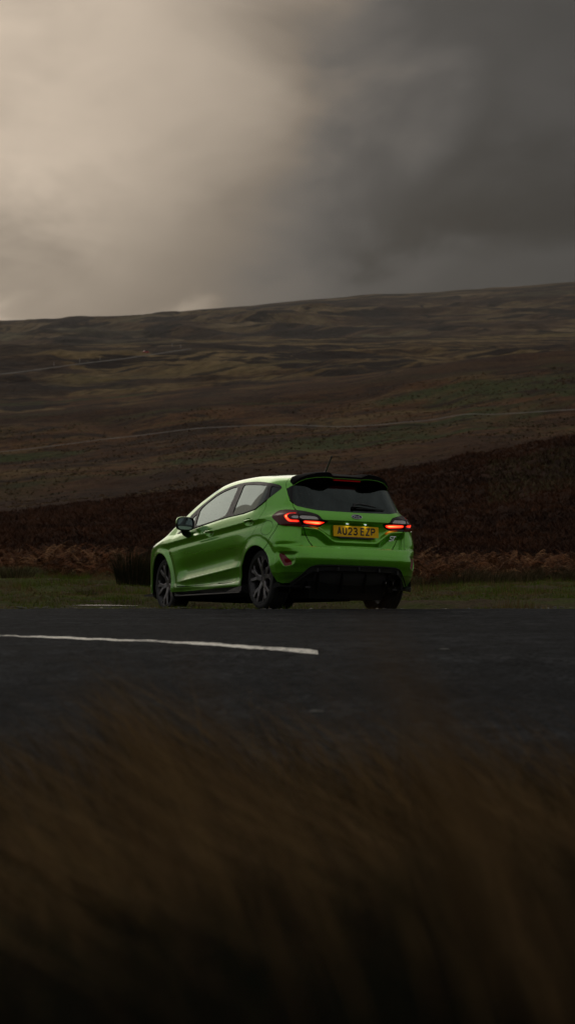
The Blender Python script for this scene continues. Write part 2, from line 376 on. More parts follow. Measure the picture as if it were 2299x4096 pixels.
def under_car(X,Y,z):
    """blend the ground into the plane the car stands on"""
    x=CARI[0,0]*X+CARI[0,1]*Y+CARI[0,2]*z+CARI[0,3]; y=CARI[1,0]*X+CARI[1,1]*Y+CARI[1,2]*z+CARI[1,3]
    dx=np.maximum(np.maximum(-.45-x,x-2.75),0);dy=np.maximum(np.abs(y)-.85,0); w_=sstep(1.5,.0,np.hypot(dx,dy))
    n=CMn[:3,2]; o=CMn[:3,3]; zp=o[2]-(n[0]*(X-o[0])+n[1]*(Y-o[1]))/n[2]
    return z*(1-w_)+(zp-.004)*w_, w_
def verge_z(X,Y):
    z=landz(X,Y); b=sstep(18.3,22,Y)
    z=z+fbm(X*.9,Y*.9,3)*.07*b+fbm(X*3.1,Y*2.6,5)*.055*sstep(18.1,20,Y)+fbm(X*11,Y*11,8,3)*.012
    z,w_=under_car(X,Y,z)
    pud=((X+1.88)/.34)**2+((Y-19.0)/.28)**2
    return z+(.016-z)*sstep(2.2,1.0,pud)
def grid(name,px0,px1,nx,Ds,zf,mats,relief=None,kind='structure',wide=True):
    D=np.asarray(Ds,float); u=np.concatenate([np.linspace(-9000,px0,70)[:-1],np.linspace(px0,px1,nx),np.linspace(px1,11000,70)[1:]]); nx=len(u); uu,DD=np.meshgrid(u,D,indexing='ij')
    X=(uu-PW/2)/FPX*DD; Z=zf(X,DD)
    if relief is not None: Z=Z+relief(X,DD)
    V=np.stack([X,DD,Z],-1).reshape(-1,3); i=np.arange(nx*len(D)).reshape(nx,-1)
    F=np.stack([i[:-1,:-1],i[1:,:-1],i[1:,1:],i[:-1,1:]],-1).reshape(-1,4)
    o=mesh_obj(name,V,F,mats,None,True); tag(o,kind=kind); return o
# ---- materials of the moor
def moor_mat(name,cols,scale,stretch=(1,1,1),detail=6,grain=None,rot=0,bumpd=0,streak=None,belt=None):
    """cols: list of (position,colour) along a broad noise; grain: fine noise scale; streak=(scale,colour,lo,hi)"""
    m=bpy.data.materials.new(name); m.use_nodes=True; t=NT(m.node_tree); b=t.n['Principled BSDF']
    p=t.add('ShaderNodeTexCoord').outputs['Object']; q=t.mapping(p,stretch,(0,0,rot))
    n=t.noise(q,scale,detail,.60,.6)
    c=t.ramp(n,cols,'LINEAR')
    if streak:
        for sc_,cc,lo,hi in streak:
            k=t.maprange(t.noise(t.mapping(p,stretch,(0,0,rot),(3,7,1)),sc_,5,.6,.9),lo,hi); c=t.mix(k,c,cc)
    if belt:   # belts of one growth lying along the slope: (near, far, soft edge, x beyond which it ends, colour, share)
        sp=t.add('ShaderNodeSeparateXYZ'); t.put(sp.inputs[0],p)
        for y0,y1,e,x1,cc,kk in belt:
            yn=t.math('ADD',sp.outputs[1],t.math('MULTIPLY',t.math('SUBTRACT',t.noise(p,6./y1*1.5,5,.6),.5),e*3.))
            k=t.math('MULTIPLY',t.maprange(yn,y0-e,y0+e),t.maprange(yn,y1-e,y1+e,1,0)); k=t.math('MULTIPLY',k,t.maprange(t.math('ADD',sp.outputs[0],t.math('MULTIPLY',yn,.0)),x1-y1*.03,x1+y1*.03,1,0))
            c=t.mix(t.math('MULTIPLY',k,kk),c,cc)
    if grain:
        gn=t.noise(p,grain,4,.65); c=t.mix(1.,c,t.ramp(gn,[(.30,.50),(.70,1.45)],'LINEAR'),'MULTIPLY')
    t.put(b.inputs['Base Color'],c); b.inputs['Roughness'].default_value=.95; b.inputs['Specular IOR Level'].default_value=.03
    if bumpd:
        bn=t.add('ShaderNodeBump'); bn.inputs['Distance'].default_value=bumpd; bn.inputs['Strength'].default_value=1; t.put(bn.inputs['Height'],t.noise(p,grain,5,.7)); t.put(b.inputs['Normal'],bn.outputs[0])
    return m
HEATH=(.066,.036,.021); RUST=(.098,.050,.024); OLIVE=(.072,.068,.022); STRAW=(.150,.108,.050); DARKH=(.036,.023,.016); PEAT=(.024,.018,.014)
m_verge=moor_mat('turf_and_mud',[(.30,(.040,.029,.018)),(.42,(.072,.052,.030)),(.52,(.055,.060,.016)),(.65,(.066,.080,.014)),(.8,(.090,.062,.028))],.9,(1,.55,1),7,22,bumpd=.03)
m_near=moor_mat('heather_ground',[(.3,(.024,.013,.009)),(.5,(.040,.019,.011)),(.7,(.056,.026,.014))],.12,(1,.6,1),6,2.6,bumpd=.3)
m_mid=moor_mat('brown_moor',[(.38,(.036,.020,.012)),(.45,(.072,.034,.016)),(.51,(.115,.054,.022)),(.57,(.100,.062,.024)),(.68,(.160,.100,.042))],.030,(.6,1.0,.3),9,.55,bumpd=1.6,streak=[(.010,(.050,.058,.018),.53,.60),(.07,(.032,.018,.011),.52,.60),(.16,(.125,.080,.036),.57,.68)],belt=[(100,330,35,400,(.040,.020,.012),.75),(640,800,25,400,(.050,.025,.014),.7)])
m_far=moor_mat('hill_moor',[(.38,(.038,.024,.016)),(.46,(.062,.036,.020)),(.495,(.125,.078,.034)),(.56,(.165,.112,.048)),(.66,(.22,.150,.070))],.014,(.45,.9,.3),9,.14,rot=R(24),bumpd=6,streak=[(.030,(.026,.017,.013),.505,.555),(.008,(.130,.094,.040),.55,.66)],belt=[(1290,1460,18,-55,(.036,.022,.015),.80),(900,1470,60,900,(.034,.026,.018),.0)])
m_skyhill=moor_mat('skyline_moor',[(.38,(.040,.028,.020)),(.46,(.062,.040,.026)),(.51,(.095,.060,.036)),(.56,(.120,.084,.044)),(.66,(.18,.130,.075))],.012,(.55,.55,.3),9,.05,rot=R(16),bumpd=12,streak=[(.018,(.028,.021,.017),.50,.56),(.0030,(.120,.100,.060),.56,.68)])
# ---- ground in front: verge, then each fold of the moor
grid('verge',-1200,3600,560,np.concatenate([np.arange(18.0,24,.06),np.arange(24,40,.16),np.arange(40,62,.7)]),verge_z,m_verge)
grid('heather_hill',-1200,3600,420,np.geomspace(58,262,150),landz,m_near,lambda X,D:(.7*fbm(X/9,D/14,21,5)+.40*fbm(X/1.6,D/2.2,23,4))*sstep(58,75,D))
grid('brown_slope',-1200,3600,520,np.geomspace(240,960,240),landz,m_mid,lambda X,D:(4.2*fbm(X/60+D/160,D/70,31,6))*sstep(240,300,D)*sstep(960,800,D))
grid('far_slope',-1200,3600,520,np.geomspace(800,1800,210),landz,m_far,lambda X,D:(11*fbm(X/130+D/300,D/150,41,6)-7*np.abs(fbm(X/75+D/110,D/260-X/200,47,4)))*sstep(900,1000,D)*sstep(1470,1380,D)+2*fbm(X/30,D/40,43,4))
grid('hill',-1200,3600,640,np.concatenate([np.geomspace(1700,3470,190),np.linspace(3480,3540,8),np.linspace(3580,3760,4)]),landz,m_skyhill,lambda X,D:((24*fbm(X/330+D/500,D/260,51,6)-16*np.abs(fbm(X/120+D/260,D/700,57,4)))*sstep(1700,1900,D)*sstep(3250,2750,D)+2.*fbm(X/60,D/90,53,4)))
# ---- the rest of the moor, all round the place
th=np.linspace(0,2*math.pi,181); rr=np.concatenate([[0,3],np.geomspace(6,3800,56)]); V=[]
for r in rr:
    for a in th[:-1]:
        x,y=r*math.sin(a),r*math.cos(a); el=5.0+2.2*math.sin(2*a+.5)+1.2*math.sin(5*a)
        z=-.42-.0*r+max(0,r-60)*math.tan(R(el))*float(sstep(60,3500,np.array(r)))-.25*float(sstep(2.,5,np.array(y)))*(r<60)-.9*float(sstep(5,14,np.array(abs(y))))
        if y>12: z=min(z,-3-.03*r)
        V.append((x,y,z))
n=180; F=[(i*n+k,(i+1)*n+k,(i+1)*n+(k+1)%n,i*n+(k+1)%n) for i in range(len(rr)-1) for k in range(n)]
tag(mesh_obj('moor',V,[f[::-1] for f in F],m_near,None,True),kind='structure')
# ---- road
def road_z(X,Y):
    z=itp(Y,[4.2,5.2,6.5,8.8,12,16,18.0,18.3],[-.10,-.02,.035,.118,.088,.038,.014,-.03])
    return z+fbm(X*.35,Y*.5,61,3)*.014*sstep(18.0,16.5,Y)+fbm(X*1.7,Y*1.7,62,2)*.005*sstep(18.0,17,Y)+fbm(X*11,Y*9,63,3)*.0055
def asphalt_mat():
    m=bpy.data.materials.new('asphalt'); m.use_nodes=True; t=NT(m.node_tree); b=t.n['Principled BSDF']
    p=t.add('ShaderNodeTexCoord').outputs['Object']
    agg=t.add('ShaderNodeTexVoronoi'); t.put(agg.inputs['Vector'],p); agg.inputs['Scale'].default_value=48
    patch=t.noise(t.mapping(p,(.6,1.1,1)),1.3,8,.68,.6)
    c=t.ramp(patch,[(.36,(.0045,.0053,.0064)),(.50,(.0115,.0125,.0138)),(.64,(.0220,.0228,.0238))],'LINEAR')
    c=t.mix(1.,c,t.ramp(t.noise(t.mapping(p,(1,.45,1)),6.5,5,.75),[(.34,.45),(.66,1.75)],'LINEAR'),'MULTIPLY')
    c=t.mix(1.,c,t.ramp(agg.outputs['Color'],[(.1,.35),(.9,1.9)],'LINEAR'),'MULTIPLY')
    sp=t.add('ShaderNodeSeparateXYZ'); t.put(sp.inputs[0],t.vmath('ADD',p,t.vmath('SCALE',t.noise(p,.6,2,.5,out=1))))
    # tyre-worn bands along the road
    tr=t.math('ADD',t.maprange(t.math('ABSOLUTE',t.math('SUBTRACT',sp.outputs[1],11.8)),.0,.9,1,0),t.maprange(t.math('ABSOLUTE',t.math('SUBTRACT',sp.outputs[1],7.4)),.0,.5,1,0))
    c=t.mix(t.math('MULTIPLY',tr,t.maprange(patch,.35,.65,.2,.75)),c,(.0060,.0066,.0074))
    t.put(b.inputs['Base Color'],c); t.put(b.inputs['Roughness'],t.maprange(patch,.3,.7,.85,1.)); b.inputs['Specular IOR Level'].default_value=.04
    bn=t.add('ShaderNodeBump'); bn.inputs['Distance'].default_value=.010; t.put(bn.inputs['Height'],t.math('ADD',agg.outputs['Distance'],t.noise(p,12,4,.6))); t.put(b.inputs['Normal'],bn.outputs[0])
    return m
ASPH=asphalt_mat()
xs=np.concatenate([np.linspace(-60,-5,90),np.arange(-4.95,-3,.06),np.arange(-3,3,.03),np.arange(3,5,.06),np.linspace(5,60,90)]); ys=np.concatenate([np.arange(4.2,8,.10),np.arange(8,17.9,.045),np.arange(17.9,18.34,.03)])
xx,yy=np.meshgrid(xs,ys,indexing='ij')
edgew=fbm(xx*2.2,xx*0+3,66,5)*.20
yy2=yy+edgew*sstep(17,18,yy)
V=np.stack([xx,yy2,road_z(xx,yy)+.004],-1).reshape(-1,3); i=np.arange(xx.size).reshape(xx.shape)
F=np.stack([i[:-1,:-1],i[1:,:-1],i[1:,1:],i[:-1,1:]],-1).reshape(-1,4)
tag(mesh_obj('road',V,F,ASPH,None,True),kind='structure')
def line_mat():
    m=bpy.data.materials.new('worn_white_line'); m.use_nodes=True; t=NT(m.node_tree); b=t.n['Principled BSDF']
    p=t.add('ShaderNodeTexCoord').outputs['Object']
    wear=t.maprange(t.math('ADD',t.noise(p,26,6,.75),t.math('MULTIPLY',t.math('SUBTRACT',t.noise(p,2.5,2,.5),.5),.45)),.40,.50)
    c=t.mix(wear,(.05,.05,.048),t.mix(t.noise(p,9,4,.6),(.70,.65,.55),(.90,.86,.76)))
    t.put(b.inputs['Base Color'],c); b.inputs['Roughness'].default_value=.7; return m
LINE=line_mat()
def line(x0,y0,x1,y1,w,name='road_line'):
    n=int(abs(x1-x0)/.035)+2; V=[]
    for k in range(n):
        q=k/(n-1); x=x0+(x1-x0)*q; y=y0+(y1-y0)*q+.07*math.sin(x*1.5+1)+.03*math.sin(x*4.1); j=[.030*(random.random()-.5) for _ in range(2)]
        e=.35 if k in(0,n-1) else 1
        for s_,jj in ((-w/2*e,j[0]),(0,0),(w/2*e,j[1])):
            yy_=y+s_+jj; V.append((x,yy_,float(road_z(np.array(x),np.array(yy_)))+.009))
    F=[(k*3+a,k*3+3+a,k*3+4+a,k*3+1+a) for k in range(n-1) for a in(0,1)]
    return tag(mesh_obj(name,V,[f for f in F],LINE,None,True),kind='structure')
def polyline(pts,w,n):
    q=np.array(pts,float); s_=np.concatenate([[0],np.cumsum(np.hypot(*np.diff(q,axis=0).T))]); u=np.linspace(0,s_[-1],n)
    X=itp(u,s_,q[:,0]); Y=itp(u,s_,q[:,1])+.035*fbm(X*1.3,X*0,68,3); V=[]
    for k in range(n):
        for t_ in (-w/2,-w/6,w/6,w/2):
            yy_=Y[k]+t_+(.022*(random.random()-.5) if abs(t_)>w/3 else 0); V.append((X[k],yy_,float(road_z(X[k:k+1],np.array([yy_]))[0])+.0062))
    F=[(k*4+a,k*4+4+a,k*4+5+a,k*4+1+a) for k in range(n-1) for a in(0,1,2)]
    return tag(mesh_obj('road_line',V,F,LINE,None,True),kind='structure')
polyline([(-7.5,13.4),(-4.5,12.1),(-2.15,10.798),(-1.638,10.374),(-1.387,10.102),(-1.007,9.786),(-.663,9.474),(-.441,9.194),(-.246,8.965),(-.059,8.737),(.141,8.517)],.215,420)
polyline([(4.6,6.5),(8,5.9)],.2,80)
# ---- puddle by the front wheel
WATER=mat('puddle_water',(.050,.042,.034),.16,coat=.1,spec=.45)
def puddle(cx,cy,rx,ry,seed,z):
    n=40; V=[(cx,cy,z)]
    for k in range(n):
        a=2*math.pi*k/n; r=1+.55*float(fbm(np.array(math.cos(a)*1.6+seed),np.array(math.sin(a)*1.6),71,3)); V.append((cx+rx*r*math.cos(a),cy+ry*r*math.sin(a),z))
    o=mesh_obj('puddle',V,[(0,1+k,1+(k+1)%n) for k in range(n)],WATER); tag(o,kind='structure'); return o
puddle(-1.98,19.1,.25,.20,1,.021); puddle(-1.72,18.86,.17,.07,5,.0235)
# ---- rough track and wall line crossing the slopes
def ribbon(name,pts,D,w,m,kind='structure',lift=.5,n=120,wallh=0):
    """follows the ground along bearings pts=[(px,D)]"""
    px=np.array([p[0] for p in pts],float); Dd=np.array([p[1] for p in pts],float)
    q=np.linspace(px[0],px[-1],n); d=itp(q,px,Dd); X=(q-PW/2)/FPX*d
    V=[];
    for x,y in zip(X,d):
        for s_ in (-w/2,w/2):
            V.append((x,y+s_,float(landz(np.array(x),np.array(y+s_)))+lift))
    F=[(2*k,2*k+2,2*k+3,2*k+1) for k in range(n-1)]
    o=mesh_obj(name,V,F,m,None,True); tag(o,kind=kind); return o
TRACK=mat('pale_track',(.056,.045,.032),.9,noise=(.2,.35))
TRACK2=mat('stony_track',(.048,.033,.021),.9,noise=(.3,.4))
def d_at(px,ypix,lo,hi):
    Ds=np.linspace(lo,hi,400); X=(px-PW/2)/FPX*Ds; z=landz(X,Ds); y=HORIZ-(z-HC)/Ds*FPX; return float(Ds[np.argmin(np.abs(y-ypix))])
low=[(-300,1862),(0,1830),(300,1795),(500,1770),(950,1727),(1590,1716),(1750,1700),(2000,1682),(2299,1665),(2700,1650)]
ribbon('track',[(a,d_at(a,b,280,700)) for a,b in low],0,3.2,TRACK2,lift=1.7)
up=[(-300,1530),(0,1512),(318,1470),(580,1436),(763,1408)]
ribbon('moor_road',[(a,d_at(a,b,960,1420)) for a,b in up],0,7,TRACK,lift=2.6)
far=[(-200,1385),(0,1364),(119,1345),(171,1322),(231,1305)]
ribbon('moor_road',[(a,d_at(a,b,1750,3400)) for a,b in far],0,16,TRACK,lift=9)
POST=mat('post_white',(.35,.33,.30),.8)
for a,b,where in ((215,1481,'lowest and leftmost of the row'),(318,1466,'second from the left'),(400,1457,'just left of the tiny red car'),(688,1401,'right of the tiny red car'),(722,1406,'rightmost, at the crest')):
    D_=d_at(a,b,960,1440); mb=MB(); mb.tube([(0,0,0),(0,0,2.4)],[.12,.10],6); o=mb.build('marker_post',[POST]); o.location=((a-PW/2)/FPX*D_,D_,float(landz(np.array((a-PW/2)/FPX*D_),np.array(D_)))+3.)
    tag(o,'small pale marker post beside the far moor road, '+where,'post','marker posts along the far moor road')
# ================================================================= the car
# car frame: x forward from the rear axle, y to its left, z up
car=empty('hatchback_car',CAR_M)
tag(car,'green five-door hatchback with red tail lights lit, parked on the verge beyond the road','car')
# --- materials
def paint_mat():
    m=bpy.data.materials.new('green_paint'); m.use_nodes=True; t=NT(m.node_tree); b=t.n['Principled BSDF']
    tcn=t.add('ShaderNodeTexCoord').outputs['Object']
    fl=t.noise(tcn,900,2,.5); dirt=t.noise(tcn,5,5,.6)
    c=t.mix(fl,(.105,.430,.007),(.155,.540,.018))
    sp=t.add('ShaderNodeSeparateXYZ'); t.put(sp.inputs[0],tcn)
    low=t.math('MULTIPLY',t.maprange(sp.outputs[2],.70,.18,0,.62),t.maprange(dirt,.30,.70,.25,1))   # road film low on the body
    t.put(b.inputs['Base Color'],t.mix(low,c,(.045,.045,.030)))
    b.inputs['Metallic'].default_value=.52
    t.put(b.inputs['Roughness'],t.math('ADD',.27,t.math('MULTIPLY',low,.3)))
    b.inputs['Coat Weight'].default_value=1.; t.put(b.inputs['Coat Roughness'],t.math('ADD',.035,t.math('MULTIPLY',low,.25)))
    b.inputs['Coat IOR'].default_value=1.55
    return m
PAINT=paint_mat()
GLOSSB=mat('gloss_black',(.005,.005,.006),.34,coat=.08,spec=.18)
SATINB=mat('satin_black',(.014,.014,.015),.45,noise=(30,.25),spec=.3)
BLACKP=mat('black_plastic',(.018,.018,.018),.55,noise=(60,.3),bump=(400,.0006))
DARK=mat('cavity_black',(.004,.004,.004),.9,spec=.1)
RUBBER=mat('rubber',(.012,.012,.0125),.72,noise=(14,.35),bump=(120,.0008))
ALLOY=mat('dark_grey_alloy',(.115,.110,.113),.36,metal=.75,coat=.3,noise=(9,.25))
ALLOYIN=mat('alloy_barrel',(.055,.054,.056),.45,metal=.6,noise=(9,.3))
STEEL=mat('steel',(.30,.29,.28),.35,metal=1.,noise=(25,.2))
CHROME=mat('chrome',(.62,.62,.63),.14,metal=1.)
def glass_mat(name,tint,see,rough=.01,ior=1.47):
    m=bpy.data.materials.new(name); m.use_nodes=True; t=NT(m.node_tree); t.n.remove(t.n['Principled BSDF'])
    tr=t.add('ShaderNodeBsdfTransparent'); t.put(tr.inputs[0],tuple(see*x for x in tint))
    gl=t.add('ShaderNodeBsdfGlossy'); t.put(gl.inputs[0],(.86,1,.97)); gl.inputs['Roughness'].default_value=rough
    fr=t.add('ShaderNodeFresnel'); fr.inputs[0].default_value=ior
    mx=t.add('ShaderNodeMixShader'); t.put(mx.inputs[0],fr.outputs[0]); t.l.new(tr.outputs[0],mx.inputs[1]); t.l.new(gl.outputs[0],mx.inputs[2])
    t.l.new(mx.outputs[0],t.n['Material Output'].inputs[0]); return m
GLASS=glass_mat('window_glass',(.86,.95,.92),.78,ior=1.70)
GLASSD=glass_mat('privacy_glass',(.8,.8,.85),.08,ior=1.50)
GLASSR=glass_mat('rear_door_glass',(.8,.8,.85),.10,ior=1.65)
REDLENS=mat('red_lens',(.085,.003,.003),.16,coat=.25,spec=.25)
DARKLENS=mat('smoked_lens',(.012,.003,.003),.16,coat=.25,spec=.25)
CLEARLENS=mat('clear_lens',(.42,.40,.38),.16,metal=.55,coat=1.,noise=(60,.5))
REFLRED=mat('red_reflector',(.17,.005,.012),.25,coat=.3,spec=.3,noise=(120,.35))
def led_mat():
    m=bpy.data.materials.new('tail_light_glow'); m.use_nodes=True; t=NT(m.node_tree); b=t.n['Principled BSDF']
    a=t.add('ShaderNodeAttribute',attribute_name='core').outputs['Fac']
    c=t.ramp(a,[(0,(.45,.002,.001)),(.25,(1.,.014,.006)),(.65,(1.,.09,.025)),(1,(1.,.30,.09))],'LINEAR')
    t.put(b.inputs['Base Color'],(.1,.002,.002)); t.put(b.inputs['Emission Color'],c)
    t.put(b.inputs['Emission Strength'],t.maprange(a,0,1,1.15,3.4)); b.inputs['Roughness'].default_value=.1
    return m
LED=led_mat()
PLATE=mat('yellow_plate',(.88,.50,.004),.5,spec=.2,noise=(40,.06))
PLATEBLK=mat('plate_black',(.012,.012,.014),.4)
INTER=mat('cabin_fabric',(.022,.022,.023),.85,noise=(50,.3))
BADGEB=mat('badge_blue',(.006,.010,.040),.3,spec=.3)
# --- polygon tools in the unrolled (S,z) coordinates
def chaikin(P,n=1):
    P=np.asarray(P,float)
    for _ in range(n):
        Q=np.roll(P,-1,0); P=np.stack([.78*P+.22*Q,.22*P+.78*Q],1).reshape(-1,2)
    return P
def sdf(P,S,z):
    """signed distance, positive inside the polygon"""
    P=np.asarray(P,float); d=np.full(S.shape,1e9); ins=np.zeros(S.shape,bool)
    for a,b in zip(P,np.roll(P,-1,0)):
        e=b-a; L=e@e+1e-12; t=np.clip(((S-a[0])*e[0]+(z-a[1])*e[1])/L,0,1)
        d=np.minimum(d,np.hypot(S-a[0]-t*e[0],z-a[1]-t*e[1]))
        c=(a[1]>z)!=(b[1]>z)
        xi=a[0]+(z-a[1])*(b[0]-a[0])/(b[1]-a[1] if abs(b[1]-a[1])>1e-12 else 1e-12)
        ins^=c&(S<xi)
    return np.where(ins,d,-d)
def linedist(P,S,z):
    d=np.full(S.shape,1e9)
    for a,b in zip(P[:-1],P[1:]):
        a=np.array(a);b=np.array(b);e=b-a;L=e@e+1e-12;t=np.clip(((S-a[0])*e[0]+(z-a[1])*e[1])/L,0,1)
        d=np.minimum(d,np.hypot(S-a[0]-t*e[0],z-a[1]-t*e[1]))
    return d
belowtg=[(-.3,.634),(.15,.634)]+PG['tailgate'][::-1][1:6]           # bottom edge of the hatch, centre to lamp gap
POLY={}
tg_low=[(-.3,.638),(.188,.638),(.43,.643),(.458,.650),(.501,.689),(.544,.764),(.583,.834)]
POLY['tailgate']=tg_low+[(.617,.902),(.629,.95),(.651,1.01),(.698,1.054),(.708,1.076),(.812,1.114),(.858,1.18),(.881,1.237),(.878,1.304),(.862,1.343),(.80,1.365),(.80,1.6),(-.3,1.6)]
arcb=[(1.121,.611),(1.04,.52),(.99,.42),(.965,.33),(.945,.276)]
POLY['bumper']=tg_low+[(.677,.839),(.81,.846),(.868,.856),(.901,.857),(.982,.759),(1.072,.657)]+arcb+[(.907,.265),(.862,.247),(.712,.246),(-.3,.246)]
POLY['diffuser']=[(-.3,.457),(0,.457),(.30,.458),(.43,.454),(.469,.449),(.503,.437),(.533,.413),(.552,.385),(.611,.316),(.712,.248),(.712,.0),(-.3,.0)]
POLY['diffin']=[(-.3,.405),(.30,.403),(.42,.398),(.47,.389),(.514,.373),(.566,.333),(.65,.252),(.65,.0),(-.3,.0)]
bgap=[(2.159,.969),(2.219,.901),(2.262,.846),(2.300,.765),(2.318,.70),(2.330,.591),(2.328,.48),(2.335,.399),(2.293,.323),(2.267,.285)]
rear_e=[(1.201,1.118),(1.203,1.052),(1.222,.979),(1.265,.907),(1.361,.797),(1.44,.729),(1.535,.65),(1.616,.554),(1.685,.450),(1.755,.358),(1.818,.316),(1.904,.292)]
front_e=[(3.239,.874),(3.300,.816),(3.338,.742),(3.350,.625),(3.349,.509),(3.339,.369),(3.330,.272)]
POLY['rear_door']=[(1.201,1.118)]+[(1.271,1.084),(1.371,1.035),(1.641,1.006),(2.11,.986),(2.159,.975)]+bgap+rear_e[::-1][:-1]
POLY['front_door']=[(2.159,.975),(2.567,.948),(3.06,.9),(3.239,.880)]+front_e+bgap[::-1][:-1]
for k in('rear_door','front_door'): POLY[k]=np.array(POLY[k])
lamp=[(1.035,.945),(1.030,.97),(1.008,.998),(.965,1.010),(.789,1.011),(.652,1.004),(.602,.997),(.528,.983),(.447,.964),(.415,.941),(.391,.910),(.322,.897),(.318,.890),(.335,.880),(.375,.854),(.408,.837),(.463,.831),(.577,.834),(.677,.839),(.81,.846),(.868,.856),(.951,.89),(1.008,.919)]
POLY['lamp']=chaikin(lamp); POLY['lamp_outer']=np.array([(.651,1.1),(.629,.95),(.617,.902),(.583,.834),(.57,.7),(1.3,.7),(1.3,1.1)])
for k in('dlo','front_glass','tri_glass','rear_glass_side','quarter_glass','refl','fuel','led_c','led_bar','clear_o','clear_i','pocket','lip'):
    POLY[k]=chaikin(PG[k])
POLY['rglass']=np.array([(-.3,1.000),(0,1.000),(.171,1.002),(.438,1.007),(.552,1.026),(.626,1.048),(.700,1.078),(.735,1.115),(.750,1.15),(.756,1.206),(.745,1.262),(.70,1.345),(.60,1.365),(-.3,1.365)])
POLY['rwin']=np.array([(-.3,1.02),(0,1.02),(.171,1.022),(.438,1.027),(.552,1.046),(.626,1.068),(.700,1.078),(.79,1.11),(.855,1.18),(.879,1.237),(.745,1.275),(.70,1.350),(.60,1.37),(-.3,1.37)])
POLY['recess']=chaikin([(-.5,.694),(.152,.694),(.237,.697),(.271,.711),(.322,.752),(.384,.796),(.429,.816),(.50,.822),(.62,.825),(.62,.893),(.30,.890),(-.5,.890)],2)
ARCH_R=(-.088,.306,.352); ARCH_F=(2.455,.316,.350)
# --- master surface
def inward(S,x,y,z):
    """how far details push the skin in (positive) along its normal"""
    t=np.zeros(S.shape)
    on=(S<1.3)
    rc=sdf(POLY['recess'],S,z)
    t+=np.where(on,.032*sstep(-.004,.026,rc)*sstep(.62,.45,S)*(.35+.65*sstep(.70,.80,z)),0)
    up=sstep(.834,.80,z)*(S<.6)*(z>.64)
    t+=np.where(rc<0,up*.048*sstep(0,.075,-rc),0)      # lower hatch turns under the crease
    pk=sdf(POLY['pocket'],S,z)
    t+=np.where(on,.030*sstep(0,.030,pk)*sstep(.60,.72,S),0)
    # lower bumper: ledge and undercut
    c=itp(S,[0,.55,.70,.9,1.0],[.381,.381,.379,.369,.366]); t+=np.where((S<1.05)&(S>.45)&(z<c),.030*sstep(0,.10,c-z)+.008*sstep(0,.012,c-z),0)
    # handle pockets
    for k,(a,b) in {'handle_f':(2.455,.842),'handle_r':(1.475,.910)}.items():
        r=np.hypot((S-a)/.125,(z-b+.004)/.040); t+=.024*sstep(1,.35,r)
    # scoop ahead of the front handle
    cz=.868+(S-2.455)*-.035
    t+=.016*np.exp(-((z-cz-.005)/.030)**2)*sstep(2.50,2.62,S)*sstep(3.02,2.90,S)
    # arch lips stand proud
    for X,Z,r in (ARCH_R,ARCH_F):
        q=np.hypot(x-X,z-Z)-r; t-=np.where((S>.9)|(x>1),.008*np.exp(-((q-.004)/.038)**2)*(np.abs(x-X)<.6),0)*sstep(.15,.26,z)
        t+=np.where(S>.9,.006*np.exp(-((q-.085)/.035)**2)*(z>.30)*sstep(.85,.70,z),0)
    # sill: skirt bulges below the door line
    t-=.010*np.exp(-((z-.262)/.022)**2)*sstep(1.62,1.80,S)*sstep(3.45,3.33,S)
    return t
def grad(x,y,z):
    e=.004
    n=np.stack([Fn(x+e,y,z)-Fn(x-e,y,z),Fn(x,y+e,z)-Fn(x,y-e,z),Fn(x,y,z+e)-Fn(x,y,z-e)],-1)
    return n/(np.linalg.norm(n,axis=-1,keepdims=True)+1e-12)
def cast(ox,oy,oz,dx,dy,dz,t0,t1):
    n=48; ts=np.linspace(t0,t1,n)
    lo=np.full(ox.shape,t0*1.); hit=np.zeros(ox.shape,bool)
    for k in range(n-1):         # march out, keep the last inside point
        t=ts[k]; ins=Fn(ox+dx*t,np.abs(oy+dy*t),oz+dz*t)<0
        lo=np.where(ins,t,lo); hit|=ins
    hi=lo+(t1-t0)/(n-1)
    for _ in range(16):
        m=(lo+hi)/2; ins=Fn(ox+dx*m,np.abs(oy+dy*m),oz+dz*m)<0; lo=np.where(ins,m,lo); hi=np.where(ins,hi,m)
    return lo,hit
def chart(U,V,rayf,t0,t1,keep):
    uu,vv=np.meshgrid(U,V,indexing='ij'); o=rayf(uu,vv)
    t,hit=cast(*o,t0,t1)
    P=np.stack([o[0]+o[3]*t,o[1]+o[4]*t,o[2]+o[5]*t],-1)
    hit&=P[...,1]>-1e-4; P[...,1]=np.maximum(P[...,1],0)
    nu,nv=uu.shape; idx=np.arange(nu*nv).reshape(nu,nv)
    P=P.reshape(-1,3); h=hit.ravel()
    a=idx[:-1,:-1].ravel();b=idx[1:,:-1].ravel();c=idx[1:,1:].ravel();d=idx[:-1,1:].ravel()
    F=np.concatenate([np.stack([a,b,c],1),np.stack([a,c,d],1)])
    F=F[h[F].all(1)]
    # drop long stretched cells
    L=np.linalg.norm(P[F[:,0]]-P[F[:,1]],axis=1); L=np.maximum(L,np.linalg.norm(P[F[:,1]]-P[F[:,2]],axis=1)); F=F[L<.12]
    g=keep(P)
    return P,F,g
def SEAM(P): return T_z(P[:,0],0*P[:,0])-.072-P[:,2]
def rayA(S,z):
    ox,oy,dx,dy=ray_for(S,z); return ox,np.where(S>LA+LB,0.02,oy),z,dx,dy,0*S
SA=np.concatenate([np.arange(0,1.12,.010),np.arange(1.12,4.56,.0125)])
zA=np.arange(.125,1.42,.0095)
A=chart(SA,zA,lambda S,z:rayA(S,z),-.30,1.0,lambda P:np.minimum(SEAM(P),3.02-P[:,0]))
B=chart(np.arange(-.50,3.40,.02),np.concatenate([np.arange(0,.80,.02)]),lambda x,y:(x,y,0*x+.30,0*x,0*x,0*x+1),0,1.25,lambda P:-SEAM(P))
